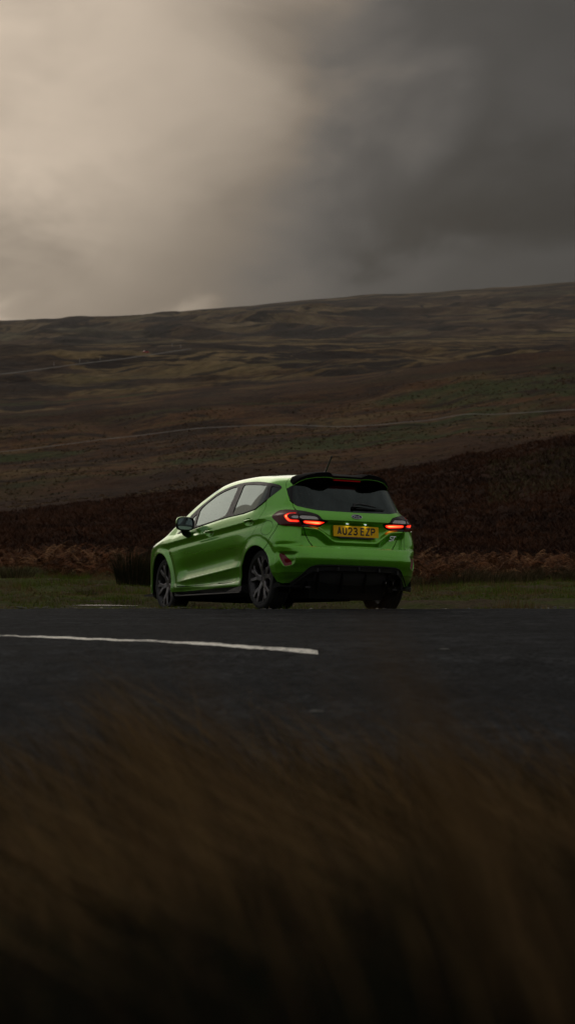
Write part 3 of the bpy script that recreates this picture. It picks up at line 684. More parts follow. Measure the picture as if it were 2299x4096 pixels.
C=chart(np.arange(.0,.80,.02),np.arange(.125,1.0,.02),lambda y,z:(0*y+2.5,y,z,0*y+1,0*y,0*y),0,1.0,lambda P:np.minimum(SEAM(P),P[:,0]-3.02))
def clip(P,N,F,f,extra=None):
    """keep the part of a triangle mesh where f>=0"""
    A_=np.concatenate([P,N]+([extra] if extra is not None else []),1)
    s=f[F]>=0; n=s.sum(1); keep=F[n==3]; new=[]; nv=[]; cnt=len(P); cache={}
    def cut(a,b):
        nonlocal cnt
        k=(a,b) if a<b else (b,a)
        if k in cache: return cache[k]
        a,b=k; t=f[a]/(f[a]-f[b]); nv.append(A_[a]*(1-t)+A_[b]*t); cache[k]=cnt; cnt+=1; return cnt-1
    for tri,ss in zip(F[(n>0)&(n<3)],s[(n>0)&(n<3)]):
        for r in range(3):
            i,j,k=tri[r],tri[(r+1)%3],tri[(r+2)%3]; si,sj,sk=ss[r],ss[(r+1)%3],ss[(r+2)%3]
            if si and not sj and not sk: new.append((i,cut(i,j),cut(i,k))); break
            if not si and sj and sk:
                p=cut(i,j);q=cut(i,k); new.append((p,j,k)); new.append((p,k,q)); break
    A2=np.concatenate([A_,np.array(nv)]) if nv else A_
    F2=np.concatenate([keep,np.array(new,int).reshape(-1,3)])
    used=np.unique(F2); mp=np.full(len(A2),-1); mp[used]=np.arange(len(used))
    A2=A2[used]; return A2[:,:3],A2[:,3:6],mp[F2],(A2[:,6:] if extra is not None else None)
class Skin: pass
def prepare(ch):
    P,F,g=ch
    k=Skin(); N=grad(P[:,0],P[:,1],P[:,2])
    S=toS(P[:,0],P[:,1],P[:,2]); t=inward(S,P[:,0],P[:,1],P[:,2])
    k.P0=P; k.N0=N
    D=P-N*t[:,None]; D[P[:,1]<1e-4,1]=0
    # orient faces outward and take vertex normals from the displaced mesh
    fn=np.cross(D[F[:,1]]-D[F[:,0]],D[F[:,2]]-D[F[:,0]])
    flip=(fn*N[F].mean(1)).sum(1)<0; F=F.copy(); F[flip]=F[flip][:,::-1]; fn[flip]*=-1
    VN=np.zeros_like(D)
    for c in range(3): np.add.at(VN,F[:,c],fn)
    on=P[:,1]<1e-4; VN[on,1]=0
    VN/=np.linalg.norm(VN,axis=1)[:,None]+1e-12
    far=np.abs(t)<1e-5; VN[far]=N[far]; VN[on,1]=0; VN/=np.linalg.norm(VN,axis=1)[:,None]+1e-12
    k.P,k.N,k.F,k.X=clip(D,VN,F,g,np.stack([S,P[:,2],P[:,0],P[:,1]],1))
    return k
SK=[prepare(c) for c in (A,B,C)]
ADD,SUB=1,-1
def region(k,inc=(),exc=(),extra=None):
    """scalar field: inside every 'inc' (name, shrink) and outside every 'exc' (name, grow)"""
    S,z,x,y=k.X.T
    f=np.full(len(S),1.)
    for n,m in inc: f=np.minimum(f,sdf(POLY[n],S,z)-m)
    for n,m in exc: f=np.minimum(f,-(sdf(POLY[n],S,z)+m))
    if extra is not None: f=np.minimum(f,extra(S,z,x,y))
    return f
def arches(S,z,x,y,m=0):
    f=np.full(len(S),1.)
    for X,Z,r in (ARCH_R,ARCH_F):
        q=np.hypot(x-X,z-Z)-r-m
        f=np.where((S>.70)|(x>1),np.minimum(f,np.maximum(q,-(.9-z)*0+np.where(z<Z,np.abs(x-X)-r-m,q))),f)
    return f
def piece(name,mats,parent,side,inc=(),exc=(),extra=None,off=0.,rim=.012,skins=(0,),attr=None,joined=False):
    """a panel cut out of the skin; side +1 left, -1 right, 0 both halves in one mesh"""
    VV=[];NN=[];FF=[];AT=[];base=0
    for si in skins:
        k=SK[si]; f=region(k,inc,exc,extra)
        if not (f>0).any(): continue
        P,N,F,X=clip(k.P,k.N,k.F,f,k.X)
        if len(F)==0: continue
        P=P+N*off
        av=sdf(POLY[attr],X[:,0],X[:,1]) if attr else None
        e=np.concatenate([F[:,[0,1]],F[:,[1,2]],F[:,[2,0]]]); key=np.sort(e,1); key=key[:,0]*10000000+key[:,1]
        u,ix,ct=np.unique(key,return_index=True,return_counts=True); be=e[ix[ct==1]]
        be=be[~((P[be[:,0],1]<2e-4)&(P[be[:,1],1]<2e-4))]
        halves=(1,-1) if side==0 else (side,)
        for h in halves:
            m=np.array([1,h,1.]); Ph=P*m; Nh=N*m; Fh=F if h==1 else F[:,::-1]
            VV.append(Ph);NN.append(Nh);FF.append(Fh+base); AT.append(av if av is not None else np.zeros(len(P))); base+=len(P)
            if rim>0 and len(be):
                b=be if h==1 else be[:,::-1]; n=len(b)
                a0=Ph[b[:,0]];a1=Ph[b[:,1]]; i0=a0-Nh[b[:,0]]*rim;i1=a1-Nh[b[:,1]]*rim
                rn=np.cross(a0-a1,i0-a0); rn/=np.linalg.norm(rn,axis=1)[:,None]+1e-12; rn=-rn if False else rn
                VV.append(np.concatenate([a0,a1,i1,i0])); NN.append(np.concatenate([rn]*4)); AT.append(np.zeros(4*n)-1)
                q=np.arange(n); FF.append(np.concatenate([np.stack([q+n,q,q+3*n],1),np.stack([q+n,q+3*n,q+2*n],1)])+base); base+=4*n
    V=np.concatenate(VV);N=np.concatenate(NN);F=np.concatenate(FF)
    o=mesh_obj(name,V,F.astype(int),mats,parent,True,normals=N)
    if attr:
        a=o.data.attributes.new('core','FLOAT','POINT'); v=np.concatenate(AT); a.data.foreach_set('value',np.clip(v/max(v.max(),1e-6),0,1).astype(np.float32))
    return o
G=.0045
both=(1,-1)
glass_all=[('dlo',G)]
noarch=lambda S,z,x,y:arches(S,z,x,y)
# windscreen and bonnet edges in plan
def wscr(S,z,x,y): return np.minimum(np.minimum(x-1.40,2.30-.10*y*y*3-x),.60-.02-y+.10*(x-1.4)) 
skirt=lambda x:itp(x,[.2,1.9],[.250,.216])
def bodyf(S,z,x,y):
    f=np.minimum(arches(S,z,x,y),np.where(S>.95,z-skirt(x),1))
    ws=np.where((z>.9)&(x>1.3),-wscr(S,z,x,y)-.004,1)          # opening of the windscreen
    bn=np.where(x>3.0,.9,1.)
    f=np.minimum(f,np.where(x<1.2,1,ws)); return f
# --- green skin
piece('body_shell',[PAINT],car,0,exc=[('tailgate',G),('bumper',G),('diffuser',0),('lamp',.004),('dlo',0),('rear_door',G),('front_door',G),('fuel',.0045),('rwin',.0),('rglass',.0)],
      extra=lambda S,z,x,y:np.minimum(bodyf(S,z,x,y),np.minimum(np.where((x>2.34),np.abs(x-3.0-.0*y)-.0015,1),np.where(z<.31,S-1.2,1))),skins=(0,1,2))
for s in both:
    fd=piece('front_door',[PAINT],car,s,inc=[('front_door',0)],exc=[('dlo',0)],extra=lambda S,z,x,y:z-.279)
    rd=piece('rear_door',[PAINT],car,s,inc=[('rear_door',0)],exc=[('dlo',0)],extra=lambda S,z,x,y:np.minimum(arches(S,z,x,y,.012),z-.292))
    for dr,(a,b) in ((fd,(2.455,.842)),(rd,(1.475,.910))):
        # pull handle: a bowed bar across the pocket
        xs=np.linspace(-.098,.098,15); mb=MB(); pts=[];rad=[]
        for q in xs:
            S=a+q; zz=b+.012-.10*q*.7
            X=xc(np.array(zz))+S-.95; yy=float(S_(X,np.array(zz)))
            bow=.016*(1-(q/.098)**4)-.012
            pts.append((float(X),s*(yy+bow),zz)); rad.append(.015*(1-(abs(q)/.112)**5))
        mb.tube(pts,rad,10,flat=.62); smooth_by_angle(mb.build('door_handle',[PAINT],dr),50)
        # the lock/handle pocket lip is part of the door skin
    piece('fuel_cap',[PAINT],car,s,inc=[('fuel',0)]) if s==1 else None
    piece('window_trim',[SATINB],car,s,inc=[('dlo',0)],exc=[('front_glass',0),('tri_glass',0),('rear_glass_side',0),('quarter_glass',0)],off=-.001,rim=.016)
    piece('side_window',[GLASS],fd,s,inc=[('front_glass',-.004)],off=-.007,rim=.003)
    piece('side_window',[GLASSR],rd,s,inc=[('rear_glass_side',-.004)],off=-.007,rim=.003)
    piece('quarter_window',[GLASS],car,s,inc=[('tri_glass',-.004)],off=-.007,rim=.003)
    piece('quarter_window',[GLASSD],car,s,inc=[('quarter_glass',-.004)],off=-.007,rim=.003)
    # weather strip along the belt
    mb=MB(); pts=[]
    for S,z in [(3.30,.884),(3.06,.903),(2.567,.951),(2.11,.989),(1.641,1.009),(1.371,1.038),(1.271,1.087),(1.192,1.132)]:
        X=xc(np.array(z))+S-.95; pts.append((float(X),s*(float(S_(X,np.array(z)))+.001),z))
    mb.tube(pts,.0085,8); smooth_by_angle(mb.build('window_seal',[SATINB],car),60)
tgp=piece('tailgate',[PAINT],car,0,inc=[('tailgate',G)],exc=[('lamp',.004),('rwin',.0),('rglass',.0)],extra=lambda S,z,x,y:z-.648,skins=(0,1))
piece('rear_window',[GLASSD],tgp,0,inc=[('rglass',0)],off=-.002,rim=.004,skins=(0,1))
for s in both: piece('window_pillar_panel',[GLOSSB],tgp,s,inc=[('rwin',.0)],exc=[('rglass',.003)],extra=lambda S,z,x,y:np.minimum(S-.66,1.31-z),off=-.001,rim=.012)
bump=piece('rear_bumper',[PAINT],car,0,inc=[('bumper',G)],exc=[('lamp',.004),('diffuser',.002),('refl',.001)],extra=noarch)
for s in both:
    piece('reflector',[REFLRED],bump,s,inc=[('refl',.0)],off=-.003,rim=.01)
    for nm,ex,par in (('tail_light',False,car),('tail_light',True,car)):
        inc=[('lamp',0)]
        if not ex:
            L=piece(nm,[REDLENS],par,s,inc=inc+[('lamp_outer',.002)],exc=[('led_c',0),('clear_o',0)],off=.003,rim=.03)
            piece('light_strip',[LED],L,s,inc=[('led_c',0),('lamp_outer',.004)],off=.0005,rim=.006,attr='led_c')
            piece('clear_lens',[CLEARLENS],L,s,inc=[('clear_o',0)],off=-.004,rim=.006)
        else:
            L=piece(nm,[DARKLENS],par,s,inc=inc,exc=[('lamp_outer',.002),('led_bar',0),('clear_i',0)],off=.003,rim=.03)
            piece('light_strip',[LED],L,s,inc=[('led_bar',0)],exc=[('lamp_outer',.004)],off=.0005,rim=.006,attr='led_bar')
            piece('clear_lens',[CLEARLENS],L,s,inc=[('clear_i',0)],exc=[('lamp_outer',.004)],off=-.004,rim=.006)
    for S,z in ((.241,.519),(.666,.451)):
        y=float(S if S<LA else LA+LB*.0+ (S-LA)*.9); 
        yy=S*1.0
        Q=None
        o,_,_=(None,None,None)
        oz=np.array([z]); ox,oy,dx,dy=ray_for(np.array([S]),oz); t,_=cast(ox,oy,oz,dx,dy,0*oz,-.3,1.)
        p=np.array([ox[0]+dx[0]*t[0],oy[0]+dy[0]*t[0],z]); n=grad(*[np.array([q]) for q in p])[0]
        if S>.6: p=p-n*float(inward(np.array([S]),np.array([p[0]]),np.array([p[1]]),oz)[0])
        mb=MB(); mb.tube([p-n*.004,p+n*.0015],[.0125,.0125],16); mb.tube([p+n*.0016,p+n*.0030],[.0085,.008],16)
        v=np.array(mb.v); v[:,1]*=s; mb.v=[tuple(q) for q in v]; mb.build('parking_sensor',[PAINT],bump)
# --- black lower parts
DGREY=mat('diffuser_grey',(.026,.026,.027),.40,spec=.45)
dif=piece('diffuser',[DGREY],car,0,inc=[('diffuser',.002)],exc=[('diffin',0)],off=.006,rim=.05)
piece('diffuser_panel',[BLACKP],dif,0,inc=[('diffin',-.004)],off=-.050,rim=.0)
mb=MB()   # thin bright edge of the inner frame
def on_skin(S,z,off=0.):
    oz=np.array([float(z)]); ox,oy,dx,dy=ray_for(np.array([abs(S)]),oz); t,_=cast(ox,oy,oz,dx,dy,0*oz,-.3,1.)
    p=np.array([ox[0]+dx[0]*t[0],oy[0]+dy[0]*t[0],z]); n=grad(*[np.array([q]) for q in p])[0]; p=p+n*off
    if S<0: p[1]*=-1; n[1]*=-1
    return p,n
edge=[(.650,.252),(.566,.333),(.514,.373),(.47,.389),(.42,.398),(.30,.403),(.15,.405),(0,.405)]
edge=edge+[(-a,b) for a,b in edge[::-1][1:]]
mb.tube([on_skin(a,b,.001)[0] for a,b in edge],.0055,8); smooth_by_angle(mb.build('frame_edge',[SATINB],dif),60)
edge2=[(.700,.262),(.600,.335),(.548,.398),(.528,.420),(.500,.438),(.469,.447),(.43,.450),(.30,.452),(0,.452)]
edge2=edge2+[(-a,b) for a,b in edge2[::-1][1:]]
mb=MB(); mb.tube([on_skin(a,b,.006)[0] for a,b in edge2],.006,8); smooth_by_angle(mb.build('frame_edge',[GLOSSB],dif),60)
for y in (-.46,-.235,0,.235,.46):
    mb=MB(); mb.box((-.755+.12*y*y+.0,y,.424-.12*y*y),(.030,.0055,.018)); mb.build('frame_clip',[STEEL if False else BLACKP],dif)
for y in (-.40,-.135,.135,.40):
    mb=MB(); mb.box((-.648+.08*y*y,y,.285),(.035,.005,.100)); mb.build('diffuser_fin',[DARK],dif)
for s in both:
    # blade under the bumper corner, and the side skirts
    mb=MB(); pts=[]; n=12
    for i in range(n):
        q=i/(n-1); S=.96-q*.38; p,nn=on_skin(S,.255,.0); 
        up=.040*max(0,1-abs(q-.12)/.16); w=.012+.020*(1-q)
        o_=p+nn*(.010); i_=p-nn*.05
        pts.append([(o_[0],s*o_[1],.228-.010*(q<.1)),(o_[0]+nn[0]*.006,s*(o_[1]+nn[1]*.006),.242+up*.9),(i_[0],s*i_[1],.246+up),(i_[0],s*i_[1],.226)])
    V=[v for r in pts for v in r]; F=[]
    for i in range(n-1):
        for c in range(4): F.append((i*4+c,i*4+(c+1)%4,(i+1)*4+(c+1)%4,(i+1)*4+c))
    F+=[(0,1,2,3),tuple((n-1)*4+c for c in(3,2,1,0))]
    mb.add(V,F); mb.build('corner_splitter',[SATINB],car)
    mb=MB(); mb.box((-.62,s*.50,.232),(.012,.028,.010)); mb.build('splitter_end',[SATINB],car)
    # black sill below the green skirt
    V=[];xs=np.linspace(.215,2.06,24)
    for x in xs:
        zt=float(skirt(np.array(x)))+.004; yo=float(S_(np.array(x),np.array(zt)))+.004
        V+=[(x,s*(yo-.004),zt),(x,s*(yo-.03),.185),(x,s*(yo-.12),.165),(x,s*(yo-.12),zt+.02)]
    F=[(i*4+c,i*4+(c+1)%4,(i+1)*4+(c+1)%4,(i+1)*4+c) for i in range(len(xs)-1) for c in range(4)]+[(0,1,2,3),tuple(len(V)-4+c for c in(3,2,1,0))]
    mb=MB(); mb.add(V,F); mb.build('sill',[SATINB],car)
    V=[];xs=np.linspace(.25,1.96,30)
    for x in xs:
        q=(x-.25)/1.71; yo=float(S_(np.array(x),np.array(.2)))+.028; zt=.192-.014*q; fl=.020*max(0,1-(1-q)/.055)
        V+=[(x,s*yo,zt+fl),(x,s*(yo+.004),zt-.012),(x,s*(yo-.10),zt-.014),(x,s*(yo-.10),zt+fl*.5)]
    F=[(i*4+c,i*4+(c+1)%4,(i+1)*4+(c+1)%4,(i+1)*4+c) for i in range(len(xs)-1) for c in range(4)]+[(0,1,2,3),tuple(len(V)-4+c for c in(3,2,1,0))]
    mb=MB(); mb.add(V,F); mb.build('skirt_blade',[SATINB],car)
    mb=MB(); V=[]
    for x,h in ((.235,.052),(.30,.052),(.42,.040),(.62,.006)):
        yo=float(S_(np.array(x),np.array(.2)))+.022
        V+=[(x,s*yo,.195),(x,s*(yo-.008),.193+h),(x,s*(yo-.05),.193+h),(x,s*(yo-.05),.195)]
    F=[(i*4+c,i*4+(c+1)%4,(i+1)*4+(c+1)%4,(i+1)*4+c) for i in range(3) for c in range(4)]+[(0,1,2,3),(15,14,13,12)]
    mb.add(V,F); mb.build('skirt_winglet',[SATINB],car)
    # front splitter tip beside the front wheel
    mb=MB(); mb.prism([(2.86,.175),(3.22,.185),(3.22,.205),(2.84,.215)],s*.60,s*.70); mb.build('front_splitter',[SATINB],car)
# --- dark shell behind the panel gaps
piece('inner_shell',[DARK],car,0,exc=[('dlo',.0),('rglass',-.01)],extra=lambda S,z,x,y:np.minimum(np.minimum(arches(S,z,x,y),np.where((z>.9)&(x>1.2)&(x<2.36),-wscr(S,z,x,y)-.004,1)),np.where(S<.75,z-.46,1)),off=-.016,rim=0,skins=(0,1,2))
piece('windscreen',[GLASS],car,0,extra=lambda S,z,x,y:np.where((z>.9),wscr(S,z,x,y),-1),off=-.003,rim=.004,skins=(0,1))
# --- floor, arch liners, axle, exhaust
mb=MB()
V=[(-.55,-.55,.16),(-.55,.55,.16),(3.1,.55,.15),(3.1,-.55,.15),(-.50,-.52,.30),(-.50,.52,.30),(3.1,.55,.45),(3.1,-.55,.45)]
mb.box((1.25,0,.165),(1.05,.70,.022)); mb.box((1.2,0,.142),(.95,.30,.03)); mb.box((.42,0,.155),(.16,.46,.035))
mb.build('floor_pan',[DARK],car)
mb=MB(); mb.box((-.40,.05,.205),(.20,.42,.085),taper=1.05); mb.box((-.02,0,.19),(.14,.52,.045)); smooth_by_angle(mb.build('rear_silencer',[DARK],car))
mb=MB(); mb.tube([(-.07,-.66,.27),(-.07,-.3,.245),(-.07,.3,.245),(-.07,.66,.27)],.045,12); smooth_by_angle(mb.build('rear_axle',[DARK],car))
for y in (-.395,-.480):
    mb=MB(); mb.lathe([(.037,0),(.040,.004),(.040,.10),(.036,.10),(.035,.006),(.037,0)],28)
    v=np.array(mb.v); v=np.stack([v[:,1]-.700,v[:,0]+y,v[:,2]+.288],1); mb.v=[tuple(q) for q in v]
    smooth_by_angle(mb.build('exhaust_pipe',[mat('exhaust_chrome',(.22,.21,.20),.22,metal=1.)],car))
for s in both:
    for X,Z,r in (ARCH_R,ARCH_F):
        mb=MB(); n=26; V=[]
        for k in range(n+1):
            th=math.radians(-12+204*k/n)
            for y in (.845,.46): V.append((X+math.cos(th)*(r+.004),s*(y-.02),Z+math.sin(th)*(r+.004)))
        F=[(2*k,2*k+1,2*k+3,2*k+2) for k in range(n)]
        c=len(V); V.append((X,s*.44,Z)); F+=[(2*k+1,c,2*k+3) for k in range(n)]
        # keep the outer edge inside the skin
        V=[(x,s*min(abs(y),max(.46,float(S_(np.array(x),np.array(max(z,.25))))-.022)),z) for x,y,z in V]
        mb.add(V,F); mb.build('wheel_arch_liner',[DARK],car,smooth=True)
# --- wheels
def make_wheel():
    R0=.3105; mb=MB()     # axis along y, outer face towards +y
    prof=[(.232,.082),(.240,.0965),(.252,.1030),(.272,.1045),(.290,.1010),(.300,.0930),(.3065,.0840)]
    tread=[]
    for a in (.0840,.060,.0585,.052,.0505,.022,.0205,.013,.0115):
        tread.append((R0 if a not in(.0585,.052,.0205,.013) else R0-.007,a))
    full=prof+[(R0,.080)]+tread[1:]
    full=full+[(r,-a) for r,a in full[::-1]]
    t=MB(); t.lathe(full,80); tyre=smooth_by_angle(t.build('tyre',[RUBBER],None),40)
    r=MB()
    r.lathe([(.246,.0985),(.2475,.101),(.2465,.1035),(.240,.1040),(.236,.098),(.232,.085),(.222,.075),(.214,.05),(.210,.0),(.214,-.05),(.232,-.085),(.246,-.098)],80)
    # five spokes that fork towards the rim, faces angular
    rim=smooth_by_angle(r.build('rim',[ALLOYIN],None),35)
    sp=[]
    for k in range(5):
        th=math.radians(90+72*k+8)
        m=MB()
        def quad(pts,w0,w1,yo,dd):
            """bar in (u,v) with outer face heights yo (list) and inner depth"""
            (u0,v0),(u1,v1)=pts; dx,dz=u1-u0,v1-v0; L=math.hypot(dx,dz); px,pz=-dz/L,dx/L
            V=[]
            for (u,v,w,y) in ((u0,v0,w0,yo[0]),(u1,v1,w1,yo[1])):
                V+=[(u-px*w,y-.006,v-pz*w),(u-px*w*.62,y,v-pz*w*.62),(u+px*w*.62,y,v+pz*w*.62),(u+px*w,y-.006,v+pz*w),(u+px*w*.8,y-dd,v+pz*w*.8),(u-px*w*.8,y-dd,v-pz*w*.8)]
            F=[(c,(c+1)%6,6+(c+1)%6,6+c) for c in range(6)]+[tuple(range(6))[::-1],tuple(range(6,12))]
            V=[(u*math.cos(th)-v*math.sin(th),y,u*math.sin(th)+v*math.cos(th)) for u,y,v in V]
            m.add(V,F)
        quad([(.030,0),(.120,0)],.036,.031,(.072,.086),.035)
        quad([(.108,.006),(.176,.040)],.025,.024,(.086,.094),.035)
        quad([(.170,.038),(.240,.040)],.024,.023,(.094,.098),.035)
        quad([(.108,-.006),(.176,-.040)],.025,.022,(.086,.094),.035)
        quad([(.170,-.038),(.240,-.062)],.020,.020,(.094,.098),.035)
        quad([(.176,.044),(.205,.098)],.011,.010,(.093,.095),.03)
        quad([(.205,.098),(.225,.102)],.011,.012,(.094,.097),.03)
        m.f=[f if True else f for f in m.f]
        sp.append(m.build('spoke',[ALLOY],None))
    h=MB(); h.lathe([(.0,.070),(.028,.070),(.032,.066),(.045,.068),(.060,.060),(.066,.035),(.066,.0)],40)
    hub=smooth_by_angle(h.build('hub',[ALLOY],None),30)
    nut=[]
    for k in range(5):
        th=math.radians(90+72*k+44); c=(.054*math.cos(th),.054*math.sin(th))
        q=MB(); q.lathe([(0,.066),(.008,.066),(.0095,.060),(.0095,.045)],8,c=(c[0],0,c[1])); nut.append(smooth_by_angle(q.build('wheel_nut',[CHROME],None)))
    dsk=MB(); dsk.lathe([(.06,.012),(.139,.012),(.139,-.010),(.06,-.010)],48); dsk.lathe([(.0,.034),(.06,.034),(.066,.012)],32)
    disc=smooth_by_angle(dsk.build('brake_disc',[STEEL],None),40)
    return [tyre,rim,hub,disc]+nut+sp
proto=make_wheel()
WP=[(-.070,.665),(2.423,.665),(-.070,-.665),(2.423,-.665)]
for i,(x,y) in enumerate(WP):
    e=empty('wheel'); e.parent=car
    e.location=(x,y,.3105); e.rotation_euler=(0,R([12,40,0,25][i]),R(180) if y<0 else 0)
    for q in proto:
        c=q if i==0 else q.copy()
        if i: col.objects.link(c)
        c.parent=e
# --- door mirrors
for s in both:
    def T(p): return (p[0],s*p[1],p[2])
    mb=MB(); rings=[]; n=20
    # rounded shell, lofted from the glass rim (rear) to a closed nose (front)
    cx,cy,cz=1.50,.935,.955
    for q,(xo,wy,wz,dz) in enumerate([(0,.098,.072,0),(.012,.104,.079,0),(.045,.102,.078,.002),(.080,.088,.066,.004),(.105,.062,.046,.004),(.118,.020,.016,.003)]):
        ring=[]
        for k in range(n):
            th=2*math.pi*k/n; c,sn=math.cos(th),math.sin(th); e_=.62
            yy=math.copysign(abs(c)**e_,c)*wy; zz=math.copysign(abs(sn)**e_,sn)*wz
            ring.append(T((cx+xo+.10*yy,cy+yy-.012*q*.4,cz+zz+dz+.10*yy*0)))
        rings.append(ring)
    V=[p for r in rings for p in r]; F=[(i*n+k,i*n+(k+1)%n,(i+1)*n+(k+1)%n,(i+1)*n+k) for i in range(len(rings)-1) for k in range(n)]+[tuple((len(rings)-1)*n+k for k in range(n))]
    fm=[0 if (V[f[0]][2]>cz-.022) else 1 for f in F]
    mir=mesh_obj('door_mirror',V,F,[PAINT,GLOSSB],car,True,fm=fm)
    # black bezel round the glass
    mb=MB(); inner=[]
    for q,(k1,xo) in enumerate([(1.0,-.001),(1.02,-.010),(.90,-.012),(.86,.004)]):
        for k in range(n):
            th=2*math.pi*k/n; c,sn=math.cos(th),math.sin(th); e_=.62
            yy=math.copysign(abs(c)**e_,c)*.100*k1; zz=math.copysign(abs(sn)**e_,sn)*.074*k1
            inner.append(T((cx+xo+.10*yy,cy+yy,cz+zz)))
    F=[(i*n+k,i*n+(k+1)%n,(i+1)*n+(k+1)%n,(i+1)*n+k) for i in range(3) for k in range(n)]
    mesh_obj('mirror_bezel',inner,F,[GLOSSB],mir,True)
    mesh_obj('mirror_glass',inner[3*n:],[tuple(range(n))],[mat('mirror_silver',(.26,.31,.31),.05,metal=1.)],mir,False)
    mb=MB(); mb.tube([T((1.545,.935,.895)),T((1.575,.90,.862)),T((1.62,.845,.845)),T((1.66,.80,.845))],[.036,.040,.040,.045],12); smooth_by_angle(mb.build('mirror_arm',[GLOSSB],mir),60)
# --- roof spoiler
st=[]   # stations across the left half: (y, x_front,z_front, x_rear,z_rear_top, thickness)
prof=[(.0,-.22,1.432,-.510,1.386,.020),(.165,-.22,1.429,-.505,1.384,.020),(.20,-.22,1.430,-.525,1.402,.034),(.225,-.22,1.430,-.535,1.414,.046),(.26,-.22,1.428,-.537,1.415,.047),(.36,-.22,1.416,-.518,1.404,.042),(.45,-.23,1.392,-.475,1.380,.034),(.51,-.25,1.370,-.430,1.350,.032),(.545,-.28,1.340,-.385,1.312,.026),(.555,-.30,1.31,-.355,1.285,.010)]
V=[];full=[(-a,)+tuple(r) for a,*r in prof[::-1][:-1]]+prof
for y,xf,zf,xr,zr,t in full:
    xm=(xf+xr)/2; zm=(zf*.45+zr*.55)+.004
    V+=[(xf,y,zf),(xm,y,zm+.003),(xr+.02,y,zr+.001),(xr,y,zr-.004),(xr+.004,y,zr-t),(xr+.05,y,zr-t-.008),(xm,y,zm-t-.030),(xf-.02,y,zf-.055)]
n=8; F=[(i*n+k,i*n+(k+1)%n,(i+1)*n+(k+1)%n,(i+1)*n+k) for i in range(len(full)-1) for k in range(n)]+[tuple(range(n)),tuple(len(V)-n+k for k in range(n))[::-1]]
SPOILB=mat('spoiler_black',(.006,.006,.0065),.75,spec=.02)
spo=smooth_by_angle(mesh_obj('roof_spoiler',V,F,[SPOILB],car),28)
mb=MB(); pts=[(xr+.012,y,zr-t-.008) for y,xf,zf,xr,zr,t in full]; mb.tube(pts,.0035,6); smooth_by_angle(mb.build('spoiler_lip',[PAINT],spo),70)
BRK=mat('brake_light_red',(.30,.006,.008),.2,coat=1.,emis=(1,.01,.015),estr=.05)
mb=MB(); mb.add([(-.494,-.155,1.334),(-.494,.155,1.334),(-.503,.150,1.345),(-.503,-.150,1.345),(-.470,-.155,1.334),(-.470,.155,1.334),(-.470,.150,1.345),(-.470,-.150,1.345)],[(0,1,2,3),(7,6,5,4),(0,3,7,4),(1,5,6,2),(3,2,6,7),(0,4,5,1)]); mb.build('brake_light',[BRK],spo)
# --- antenna
mb=MB(); mb.lathe([(.020,0),(.018,.010),(.010,.022),(.0,.024)],16,c=(0,0,0)); v=np.array(mb.v); v=np.stack([v[:,0]*1.8-.01,v[:,2],v[:,1]+1.450],1); mb.v=[tuple(q) for q in v]
mb.tube([(-.015,0,1.465),(-.045,0,1.503),(-.150,0,1.620)],[.010,.0085,.0075],8); mb.tube([(-.144,0,1.613),(-.153,0,1.624)],.009,8)
smooth_by_angle(mb.build('antenna',[SATINB],car),50)
# --- wiper on the rear window
def rear_pt(y,z,off):
    yy=abs(y); x=float(R_x(np.array(yy),np.array(z))); e=.01
    nz=-(float(R_x(np.array(yy),np.array(z+e)))-x)/e; n=np.array([-1,0,-nz*-1.]); n=np.array([-1.,0,(float(R_x(np.array(yy),np.array(z+e)))-x)/e]); n/=np.linalg.norm(n)
    return np.array([x,y,z])+n*off
mb=MB(); mb.tube([rear_pt(.015,1.045,.020),rear_pt(0,1.068,.030),rear_pt(-.06,1.072,.034),rear_pt(-.17,1.064,.030),rear_pt(-.265,1.053,.022)],[.020,.022,.020,.017,.010],10,flat=.6)
wp=smooth_by_angle(mb.build('rear_wiper',[BLACKP],car),50)
mb=MB(); mb.tube([rear_pt(-.02,1.040,.010),rear_pt(-.2,1.040,.010),rear_pt(-.36,1.043,.010)],.006,6); mb.build('wiper_blade',[RUBBER],wp)
# --- number plate
def strokes(mb,lines,w,xf,depth=.002,wob=0):
    """flat pen strokes; lines in (u,v); xf maps (u,v,h) to space"""
    for L in lines:
        P=np.array(L,float)
        for i in range(len(P)-1):
            a,b=P[i],P[i+1]; d=b-a; l=np.hypot(*d)+1e-9; d/=l; p=np.array([-d[1],d[0]])*w/2; e=d*w/2
            q=[a-e*(i>0)-p,b+e*(i<len(P)-2)-p,b+e*(i<len(P)-2)+p,a-e*(i>0)+p]
            V=[xf(u,v,0) for u,v in q]+[xf(u,v,depth) for u,v in q]
            mb.add(V,[(0,1,2,3)[::-1],(4,5,6,7),(0,1,5,4),(1,2,6,5),(2,3,7,6),(3,0,4,7)])
def arc(cx,cy,rx,ry,a0,a1,n=10): return [(cx+rx*math.cos(R(a0+(a1-a0)*i/n)),cy+ry*math.sin(R(a0+(a1-a0)*i/n))) for i in range(n+1)]
LET={'A':[[(0.0,0),(.5,1),(1.0,0)],[(.17,.28),(.83,.28)]],
'U':[[(0,1),(0,.28)]+arc(.5,.28,.5,.28,180,360)+[(1,.28),(1,1)]],
'2':[arc(.5,.72,.5,.28,165,-30)+[(0,0),(1.02,0)]],
'3':[arc(.48,.745,.47,.255,155,-80,12)+[(.42,.49)],[(.42,.50)]+arc(.48,.25,.52,.25,88,-155,14)],
'E':[[(1,1),(0,1),(0,0),(1,0)],[(0,.52),(.85,.52)]],
'Z':[[(0,1),(1,1),(0,0),(1,0)]],
'P':[[(0,0),(0,1),(.58,1)]+arc(.58,.735,.42,.265,90,-90,8)+[(0,.47)]]}
PX,PZ=-.700,.8055; lean=.07
def plx(u,v,h): return (PX+v*lean-h-.004,-u,PZ+v)          # u to the right in the picture
mb=MB(); c=[]
